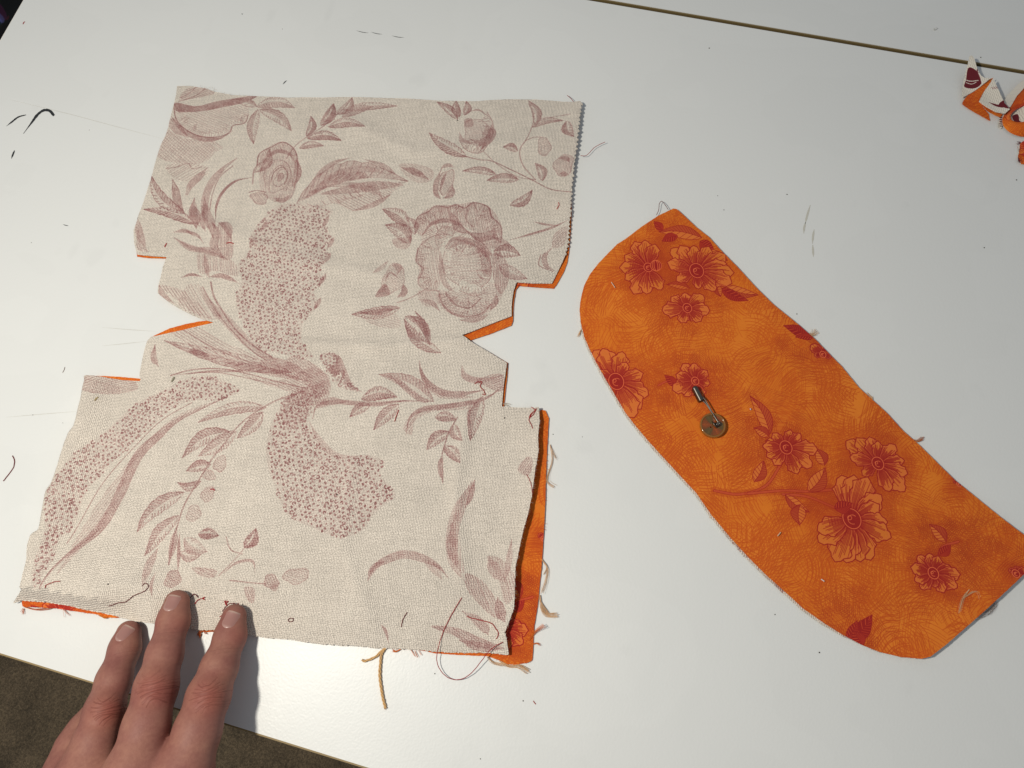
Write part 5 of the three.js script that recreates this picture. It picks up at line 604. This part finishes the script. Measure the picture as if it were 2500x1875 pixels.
// ---------------------------------------------------------------- loose threads and lint, each lying by itself
const onLinen = (S, x, y, up = 0.0003) => { let p = S(x, y, 0.003); for (let k = 0; k < 3; k++) p = S(x, y, linenHeight(p.x, p.z) + up); return p; };
const thread = (label, pts, material, r = 0.00016, kink = 0.0003, seed = 3) => single('thread', tube(wander(pts, kink, seed), r * 1.3, pts.length * 14, 5), material, label, 'thread');
const lay = (S, pts, up) => pts.map(([x, y, h]) => h !== undefined ? S(x, y, h) : onLinen(S, x, y, up));
thread('long red thread looping from the linen over its bottom edge onto the table', [...lay(G, [[1135, 555], [1095, 620], [1055, 690], [1010, 790]], 0.0005), ...at(G, [[980, 890, 0.0042], [972, 950, 0.0036], [985, 1005, 0.003], [1025, 1058, 0.0024], [1075, 1084, 0.0018], [1135, 1082, 0.002], [1195, 1045, 0.0034], [1255, 975, 0.0048], [1305, 910, 0.0056], [1350, 870, 0.0054], [1402, 843, 0.0058]])], redThread, 0.00016, 0.0001, 3);
thread('red thread bent like a hook near the lower right corner of the linen', lay(G, [[1165, 678], [1230, 695], [1328, 722], [1352, 750], [1372, 788], [1368, 805], [1358, 822]]), redThread, 0.00018, 0.0002, 4);
thread('short dark curved thread above the bottom edge of the linen', lay(G, [[781, 650], [762, 680], [748, 715], [742, 746]]), darkThread, 0.00017, 0.0001, 5);
thread('tiny closed thread loop on the linen near its bottom edge', lay(G, [[8, 700], [20, 690], [42, 690], [40, 706], [22, 712], [8, 702]]), darkThread, 0.00016, 0.0001, 6);
thread('dark red thread with a curled end left of the middle finger', lay(F, [[1000, 375], [1022, 358], [1042, 368], [1040, 392], [1010, 418], [940, 446], [890, 486], [825, 498], [765, 520]]), darkThread, 0.00017, 0.0002, 7);
thread('short red thread hooked over the stippled leaf near the left hem', lay(F, [[318, 392], [322, 374], [345, 362], [385, 348], [425, 343]]), redThread, 0.00016, 0.0002, 8);
thread('dark red thread lying alone on the table at the left edge', at(D, [[78, 670], [90, 700], [84, 740], [60, 778], [20, 828]], 0.0003), std({ color: new THREE.Color('#6d141c'), roughness: 0.8 }), 0.0002, 0.0003, 9);
thread('fine red thread sticking out right from the pinked edge', at(B, [[1700, 545, 0.0034], [1728, 546, 0.003], [1752, 528, 0.0028], [1776, 502, 0.0028], [1800, 486, 0.003], [1842, 466, 0.0032]]), redThread, 0.00014, 0.0001, 10);
thread('fine red thread at the upper right corner of the linen', at(B, [[1664, 240, 0.0038], [1645, 215, 0.003], [1623, 196, 0.002]]), redThread, 0.00013, 0.0001, 11);
thread('fine dark thread loop above the tip of the orange flap', at(H, [[528, 178, 0.0024], [540, 150, 0.0026], [545, 112, 0.003], [557, 98, 0.003], [575, 115, 0.0034], [596, 146, 0.0036]]), darkThread, 0.00014, 0.0001, 12);
thread('red thread tangle at the top of the lower right linen edge', lay(E, [[1522, 622], [1548, 640], [1520, 668], [1512, 690], [1530, 676], [1558, 630], [1535, 655], [1510, 700], [1524, 730], [1532, 756]]), redThread, 0.00017, 0.0003, 13);
thread('thin red thread along the lower right linen edge', lay(E, [[1498, 1045], [1512, 1075], [1524, 1105], [1530, 1160]]), redThread, 0.00014, 0.0002, 14);
thread('red stitches crossing on the linen above the right notch', lay(E, [[1170, 478], [1192, 466], [1218, 468], [1205, 490], [1228, 520], [1236, 545], [1218, 540]]), redThread, 0.00018, 0.0003, 15);
thread('red snip of thread below the linen twig', lay(E, [[698, 640], [686, 670], [672, 712]]), redThread, 0.0002, 0.0001, 16);
thread('red thread crossing the index fingertip', [M(1258, 792, 0.0045), M(1340, 742, 0.007), M(1420, 700, 0.0105), M(1490, 645, 0.0125), M(1560, 588, 0.0115), M(1630, 535, 0.0085), M(1690, 490, 0.006)], redThread, 0.0002, 0.0001, 17);
thread('red thread arching behind the index fingertip', [M(1320, 668, 0.0046), M(1365, 605, 0.0052), M(1410, 548, 0.0056), M(1490, 496, 0.006), M(1590, 488, 0.006), M(1612, 520, 0.006), M(1640, 552, 0.006)], darkThread, 0.0002, 0.0001, 18);
thread('knotted red thread between the middle and index fingertips', lay(M, [[1365, 440], [1390, 500], [1415, 545], [1385, 470], [1375, 430], [1410, 440], [1440, 450], [1400, 500], [1430, 540]], 0.0006), redThread, 0.00018, 0.0002, 19);
thread('red thread ends right of the middle fingertip', lay(M, [[700, 500], [740, 440], [790, 400], [860, 378], [925, 350], [880, 390], [930, 410]], 0.0005), redThread, 0.00017, 0.0002, 20);
thread('dark red thread springing from the middle fingertip', lay(M, [[590, 370], [630, 320], [672, 284], [720, 296], [770, 360]], 0.0008), darkThread, 0.00018, 0.0002, 21);
thread('faint red thread edge at the left side of the linen hem', at(D, [[216, 1255, 0.002], [222, 1235, 0.0024], [250, 1222, 0.003], [280, 1216, 0.0036]]), redThread, 0.0001, 0.0001, 22);
const lint = (label, pts, color, r = 0.0002) => single('lint', tube(pts, r, 10, 5), std({ color: new THREE.Color(color), roughness: 0.9 }), label, 'lint');
lint('red fleck on the table by the upper left corner', at(A, [[138, 145], [142, 135], [149, 130]], 0.0002), '#9a3038', 0.0003);
lint('red fleck on the bare table at the lower middle', at(G, [[1598, 1224], [1606, 1236], [1614, 1246]], 0.0002), '#a8423e', 0.00022);
lint('brown hair-like fleck left of the lower left notch', at(D, [[404, 118], [400, 134], [390, 152]], 0.0002), '#6a4a40', 0.00015);
lint('grey seed-like fleck on the linen below the left dart', lay(D, [[1068, 210], [1078, 196], [1086, 180]]), '#8a8470', 0.00055);
lint('tan fleck on the linen near the lower left notch', lay(D, [[590, 326], [602, 312], [610, 306]]), '#a89468', 0.0004);
lint('bright red fleck on the linen reeds', lay(A, [[1358, 1460], [1380, 1455], [1402, 1462]]), '#a82a2e', 0.0003);
lint('small red fleck above the upper left notch', lay(A, [[988, 1482], [994, 1470], [1000, 1460]]), '#a8383a', 0.00035);
lint('crimson fleck on the linen beside the small flower', lay(D, [[1310, 880], [1325, 878], [1340, 886]]), '#a82838', 0.0003);
lint('red stitch near the pinked edge of the linen', lay(B, [[1572, 815], [1576, 830], [1562, 855]]), '#b03a34', 0.00025);
lint('white fleck low on the orange flap', at(I, [[722, 1100], [732, 1106], [740, 1112]], onFlap), '#e6d8d0', 0.0003);
lint('white fleck on the flap left of the pair of flowers', at(H, [[266, 566], [276, 580], [288, 598]], onFlap), '#e8d6c0', 0.00018);
lint('pale fleck on the curled red leaf of the flap', at(H, [[1070, 1296], [1074, 1306]], onFlap), '#d0b0b8', 0.0004);
lint('tan fleck on the flap below the big flower stem', at(I, [[470, 850], [480, 838], [488, 828]], onFlap), '#d8b090', 0.0003);
lint('pale scrap of lint on the second table', at(W, [[2018, 64], [2024, 61]], 0.0006), '#dcdcd8', 0.0006);
{ const q = rng(3), s = std({ color: new THREE.Color('#4a443e'), roughness: 1 }); let first; const spots = [[A, 536, 780, "dark dust speck between the hooked pen stroke and the linen"], [A, 188, 1456, "dark dust speck on the bare table left of the upper left notch"], [H, 918, 148, "larger dust speck right of the tip of the orange flap"], [H, 882, 66, "dust speck above the one beside the flap tip"], [G, 960, 1048, "dust speck on the table left of the red thread loop"], [E, 1842, 808, "dust speck on the table right of the orange lining's upper corner"], [E, 1660, 792, "dust speck close beside the tan fray of the orange lining"], [W, 1532, 104, "dust speck below the seam at the top middle"], [W, 2126, 535, "dust speck near the right picture edge, above the flap"], [W, 1130, 1514, "dust speck below the lower right corner of the stitched fabric"], [I, 712, 1524, "dust speck below the lower curve of the orange flap"], [D, 392, 466, "dust speck beside the lower left linen edge"], [D, 205, 416, "dust speck lying on the faint scratch at the left"], [J, 1098, 1608, "dust speck below the lowest orange scrap at the right"], [J, 684, 190, "dust speck on the second table above the linen scraps"], [G, 1255, 1600, "dust speck at the bottom edge of the picture"], [A, 1695, 174, "dust speck above the linen near the pencil tick"], [I, 455, 1304, "dust speck lower left of the flap's curved side"], [H, 1340, 750, "dust speck just right of the flap's straight edge"], [W, 1700, 420, "dust speck beside the pale scuff marks"]];
  for (const [S, x, y, says] of spots) { const p = S(x, y, 0.0001), o = first ? first.clone() : mesh('dust_speck', new THREE.DodecahedronGeometry(0.00028, 0), s); if (first) { o.name = numbered('dust_speck'); scene.add(o); } else first = o; o.position.set(p.x, 0.00012, p.z); o.rotation.y = q() * 3; o.scale.setScalar(0.7 + q() * 0.8); tag(o, says, 'speck', 'dust specks on the tabletops'); } }
{ const s = std({ color: new THREE.Color('#3a302c'), roughness: 1 }); for (const [S, x, y, t] of [[B, 988, 341, 'black speck on the bud at the top of the linen'], [E, 313, 1168, 'dark speck on the lower stippled thistle of the linen'], [F, 762, 365, 'dark speck on the linen above the left hem'], [E, 1357, 690, 'dark speck on the linen near the right box notch']]) { const p = onLinen(S, x, y, 0); const g = new THREE.DodecahedronGeometry(0.0005, 0).scale(1, 0.5, 1).translate(p.x, p.y, p.z); single('lint', g, s, t, 'lint'); } }

// ---------------------------------------------------------------- the hand
{
  const J3 = (x, y, h) => F(x, y, h * MM);
  const chain = (list) => list.map(([x, y, h, r]) => ({ p: J3(x, y, h), r: r * MM }));
  const ring = chain([[908, 706, 6.6, 6.2], [880, 815, 8.6, 7.3], [802, 1040, 16, 8], [737, 1255, 22, 9], [664, 1490, 26, 9.8], [590, 1760, 30, 12]]);
  const middle = chain([[1248, 492, 8.4, 6.4], [1222, 620, 10, 7.7], [1160, 860, 19, 8.4], [1102, 1085, 26, 9.8], [1030, 1370, 31, 10.4], [930, 1760, 37, 13]]);
  const index = chain([[1650, 592, 8.6, 6.3], [1622, 730, 10.4, 7.6], [1545, 950, 18, 8.6], [1470, 1150, 24, 10], [1390, 1400, 29, 10.6], [1270, 1780, 34, 13]]);
  const pinky = chain([[640, 1290, 5, 6], [590, 1390, 9, 7.4], [530, 1510, 13, 8.8], [478, 1650, 17, 9.4], [430, 1820, 20, 11]]);
  const palm = chain([[450, 1820, 22, 11], [620, 2500, 36, 15]]), palm2 = chain([[590, 1760, 29, 12], [760, 2500, 40, 16]]), palm3 = chain([[930, 1760, 36, 13], [880, 2500, 42, 16]]), palm4 = chain([[1270, 1780, 32, 13], [1020, 2500, 40, 16]]), wrist = chain([[820, 2450, 38, 20], [800, 2800, 42, 23]]);
  const cap = (p, a, b) => { const dx = b.p.x - a.p.x, dy = b.p.y - a.p.y, dz = b.p.z - a.p.z, px = p.x - a.p.x, py = p.y - a.p.y, pz = p.z - a.p.z, t = clamp((px * dx + py * dy + pz * dz) / (dx * dx + dy * dy + dz * dz)); return Math.hypot(px - dx * t, py - dy * t, pz - dz * t) - lerp(a.r, b.r, t); };
  const smin = (a, b, k) => { const h = Math.max(k - Math.abs(a - b), 0) / k; return Math.min(a, b) - h * h * k * 0.25; };
  const finger = (p, c) => { let d = 1; for (let i = 0; i + 1 < c.length; i++) d = smin(d, cap(p, c[i], c[i + 1]), 0.004); return d; };
  const knuckles = chain([[735, 1245, 27, 4.4], [1102, 1085, 32, 4.8], [1470, 1150, 30, 4.8]]);
  const sdf = (p) => {
    let d = smin(finger(p, ring), finger(p, middle), 0.0022); d = smin(d, finger(p, index), 0.0022); d = smin(d, finger(p, pinky), 0.0009);
    let q = 1; for (const c of [palm, palm2, palm3, palm4, wrist]) q = smin(q, cap(p, c[0], c[1]), 0.012);
    d = smin(d, q, 0.008); for (const k of knuckles) d = smin(d, Math.hypot(p.x - k.p.x, p.y - k.p.y, p.z - k.p.z) - k.r, 0.006);
    return d;
  };
  const lo = new THREE.Vector3(1, 1, 1), hi = lo.clone().negate(); for (const c of [ring, middle, index, pinky, palm, palm4, wrist]) for (const b of c) { lo.min(b.p.clone().subScalar(b.r + 0.004)); hi.max(b.p.clone().addScalar(b.r + 0.004)); }
  const N_ = 120, mc = new MarchingCubes(N_, new THREE.MeshBasicMaterial(), false, false, 260000); mc.isolation = 0;
  const mid = lo.clone().add(hi).multiplyScalar(0.5), half = hi.clone().sub(lo).multiplyScalar(0.5), v = new THREE.Vector3();
  for (let z = 0, o = 0; z < N_; z++) for (let y = 0; y < N_; y++) for (let x = 0; x < N_; x++, o++) { v.set(mid.x + (x - N_ / 2) * 2 / N_ * half.x, mid.y + (y - N_ / 2) * 2 / N_ * half.y, mid.z + (z - N_ / 2) * 2 / N_ * half.z); mc.field[o] = -sdf(v); }
  mc.update();
  const n = mc.count, pos = new Float32Array(n * 3), nor = new Float32Array(n * 3), uv = new Float32Array(n * 2), e = 0.0004;
  const c0 = F(0, 380, 0.03), c1 = F(1900, 2900, 0.03), skinSwatch = cloth(c0.x - 0.01, c0.z - 0.01, 0, 0.2, 0.2, 1536, 1536); void c1;
  const grad = (p) => { const w = p.clone(), g = new THREE.Vector3(); for (const k of ['x', 'y', 'z']) { w.copy(p); w[k] += e; const a = sdf(w); w[k] -= 2 * e; g[k] = a - sdf(w); } return g.normalize(); };
  for (let i = 0; i < n; i++) { v.set(mid.x + mc.positionArray[i * 3] * half.x, mid.y + mc.positionArray[i * 3 + 1] * half.y, mid.z + mc.positionArray[i * 3 + 2] * half.z); let g = grad(v); v.addScaledVector(g, -sdf(v)); pos.set([v.x, v.y, v.z], i * 3); nor.set([g.x, g.y, g.z], i * 3); uv.set(skinSwatch.uv(v.x, v.z), i * 2); }
  const body = new THREE.BufferGeometry(); body.setAttribute('position', new THREE.BufferAttribute(pos, 3)); body.setAttribute('normal', new THREE.BufferAttribute(nor, 3)); body.setAttribute('uv', new THREE.BufferAttribute(uv, 2));
  // skin: freckled colour, redder joints, creases in the relief
  const S = (x, y) => F(x, y, 0.034);
  const joints = [[ring, [735, 1255], 1], [middle, [1095, 1090], 1.15], [index, [1470, 1150], 1.1]];
  const creases = (p, tone, amp) => {
    const q = rng(15);
    for (const [, [x, y], s] of joints) {
      const dx = 0.27, c = Math.cos(-dx), sn = Math.sin(-dx);
      for (let k = -6; k <= 6; k++) { const yy = k * 17 * s + (q() - 0.5) * 10, w = (120 - Math.abs(k) * 9) * s * (0.55 + q() * 0.45), off = (q() - 0.5) * 50, pts = [-1, -0.5, 0, 0.5, 1].map((t) => { const a = off + t * w, b = yy - k * 6 * (1 - t * t) + (q() - 0.5) * 9; return [x + a * c - b * sn, y + a * sn + b * c]; }); p.line(S, pts, 0.28 + q() * 0.3, amp * (0.4 + q() * 0.6), tone); }
      for (let k = 0; k < 16; k++) { const a = (q() - 0.5) * 190 * s, b = (q() - 0.5) * 150 * s; p.line(S, [[x + a, y + b], [x + a + (q() - 0.5) * 40, y + b + (q() - 0.5) * 26]], 0.22, amp * 0.6, tone); }
    }
    for (const [x, y, w] of [[870, 838, 85], [1185, 705, 95], [1590, 818, 95]]) for (let k = -1; k <= 1; k++) p.line((a, b) => F(a, b, 0.02), [[x - w * (0.9 - Math.abs(k) * 0.3), y + k * 24 + 20], [x, y + k * 26], [x + w * (0.9 - Math.abs(k) * 0.3), y + k * 24 - 4]], 0.26, amp * (k ? 0.35 : 0.6), tone);
  };
  const skinMap = texture(canvas(1536, 1536, (g, w, h) => {
    const im = g.createImageData(w, h); for (let y = 0, o = 0; y < h; y++) for (let x = 0; x < w; x++, o += 4) { const t = fbm(x / 70, y / 70, 4) - 0.5, f = fbm(x / 9, y / 9, 2) - 0.5; im.data[o] = 142 + t * 30 + f * 12; im.data[o + 1] = 95 + t * 34 + f * 11; im.data[o + 2] = 84 + t * 22 + f * 9; im.data[o + 3] = 255; } g.putImageData(im, 0, 0);
    const p = pen(g, skinSwatch), blush = (x, y, r, a, c = '146,66,54') => { const [u, q] = skinSwatch.at(S(x, y)), R = p.px(r), gr = g.createRadialGradient(u, q, 0, u, q, R); gr.addColorStop(0, 'rgba(' + c + ',' + a + ')'); gr.addColorStop(1, 'rgba(' + c + ',0)'); g.fillStyle = gr; g.fillRect(u - R, q - R, 2 * R, 2 * R); };
    for (const [, [x, y]] of joints) { blush(x, y, 13, 0.34); blush(x + 10, y + 30, 8, 0.25, '134,60,50'); } for (const [x, y] of [[880, 780], [1195, 620], [1610, 730], [930, 640], [1250, 420], [1670, 530]]) blush(x, y, 9, 0.3, '158,78,70');
    creases(p, '92,46,38', 0.3);
  }));
  const skinBump = texture(canvas(1536, 1536, (g, w, h) => {
    const im = g.createImageData(w, h); for (let y = 0, o = 0; y < h; y++) for (let x = 0; x < w; x++, o += 4) { const c = 150 + 34 * (noise(x / 3.5, y / 3.5) - 0.5) + 30 * (noise(x / 8 + y / 20, y / 6) - 0.5) + 16 * (hash(x, y) - 0.5); im.data[o] = im.data[o + 1] = im.data[o + 2] = c; im.data[o + 3] = 255; } g.putImageData(im, 0, 0);
    creases(pen(g, skinSwatch), '20,20,20', 0.8);
  }), false);
  const skin = new THREE.MeshPhysicalMaterial({ map: skinMap, bumpMap: skinBump, bumpScale: 0.0003, roughness: 0.58, specularIntensity: 0.55, sheen: 0.12, sheenRoughness: 0.5, sheenColor: new THREE.Color(0.5, 0.25, 0.2) });
  body.computeBoundingBox(); const base = [mid.x, body.boundingBox.min.y, mid.z];
  const hand = thing('hand', 'left hand with three outstretched fingers pressing the lower left linen hem', 'hand', base);
  mesh('skin', body, skin, hand);
  const nailMat = new THREE.MeshPhysicalMaterial({ vertexColors: true, color: new THREE.Color(1, 1, 1), roughness: 0.34, clearcoat: 0.35, clearcoatRoughness: 0.3 });
  const surface = (x, z) => { let y = 0.045; const p = new THREE.Vector3(x, y, z); for (let i = 0; i < 60; i++) { p.y = y; const d = sdf(p); y -= d * 0.8; if (Math.abs(d) < 1e-5 || y < 0) break; } return y; };
  for (const [back, tip, w, label] of [[[850, 762], [908, 664], 0.0040, 'ring fingernail'], [[1210, 556], [1238, 446], 0.0046, 'middle fingernail'], [[1618, 672], [1660, 562], 0.0045, 'index fingernail']]) {
    const hN = 0.012, a = F(...back, hN), b = F(...tip, hN), ax = b.clone().sub(a), L = ax.length(); ax.normalize(); const sx = new THREE.Vector3(-ax.z, 0, ax.x), nu = 14, nv = 16, P = [], Co = [], X = [];
    for (let i = 0; i <= nv; i++) for (let j = 0; j <= nu; j++) {
      const t = i / nv, s = j / nu * 2 - 1, round = Math.sqrt(Math.max(0, 1 - (Math.max(0, 0.34 - t) / 0.34) ** 2)) * (0.9 + 0.1 * t) * (1 - 0.25 * smooth(0.82, 1, t) * 1), q = w * s * Math.max(0.25, round), x = a.x + ax.x * L * (t - 0.06 * (1 - s * s) * (t < 0.5 ? 1 : -1)) + sx.x * q, z = a.z + ax.z * L * (t - 0.06 * (1 - s * s) * (t < 0.5 ? 1 : -1)) + sx.z * q;
      P.push(x, surface(x, z) + 0.0003 - 0.0006 * Math.abs(s) ** 4 - 0.0006 * smooth(0.12, 0, t) + 0.0001 * smooth(0.8, 1, t), z);
      const lun = smooth(0.26, 0.16, t + 0.08 * s * s), free = smooth(0.9, 0.94, t - 0.03 * s * s); Co.push(lerp(lerp(0.33, 0.40, lun), 0.42, free), lerp(lerp(0.165, 0.235, lun), 0.28, free), lerp(lerp(0.142, 0.205, lun), 0.23, free));
      if (i && j) { const k = i * (nu + 1) + j; X.push(k - nu - 2, k - nu - 1, k, k - nu - 2, k, k - 1); }
    }
    const g = new THREE.BufferGeometry(); g.setAttribute('position', new THREE.Float32BufferAttribute(P, 3)); g.setAttribute('color', new THREE.Float32BufferAttribute(Co, 3)); g.setIndex(X); g.computeVertexNormals(); if (g.attributes.normal.getY(40) < 0) { g.setIndex(X.slice().reverse()); g.computeVertexNormals(); }
    mesh('fingernail', g, nailMat, hand).userData.label = label;
  }
}

scene.traverse((o) => { if (o.isMesh) o.castShadow = o.receiveShadow = true; });
renderer.render(scene, camera);
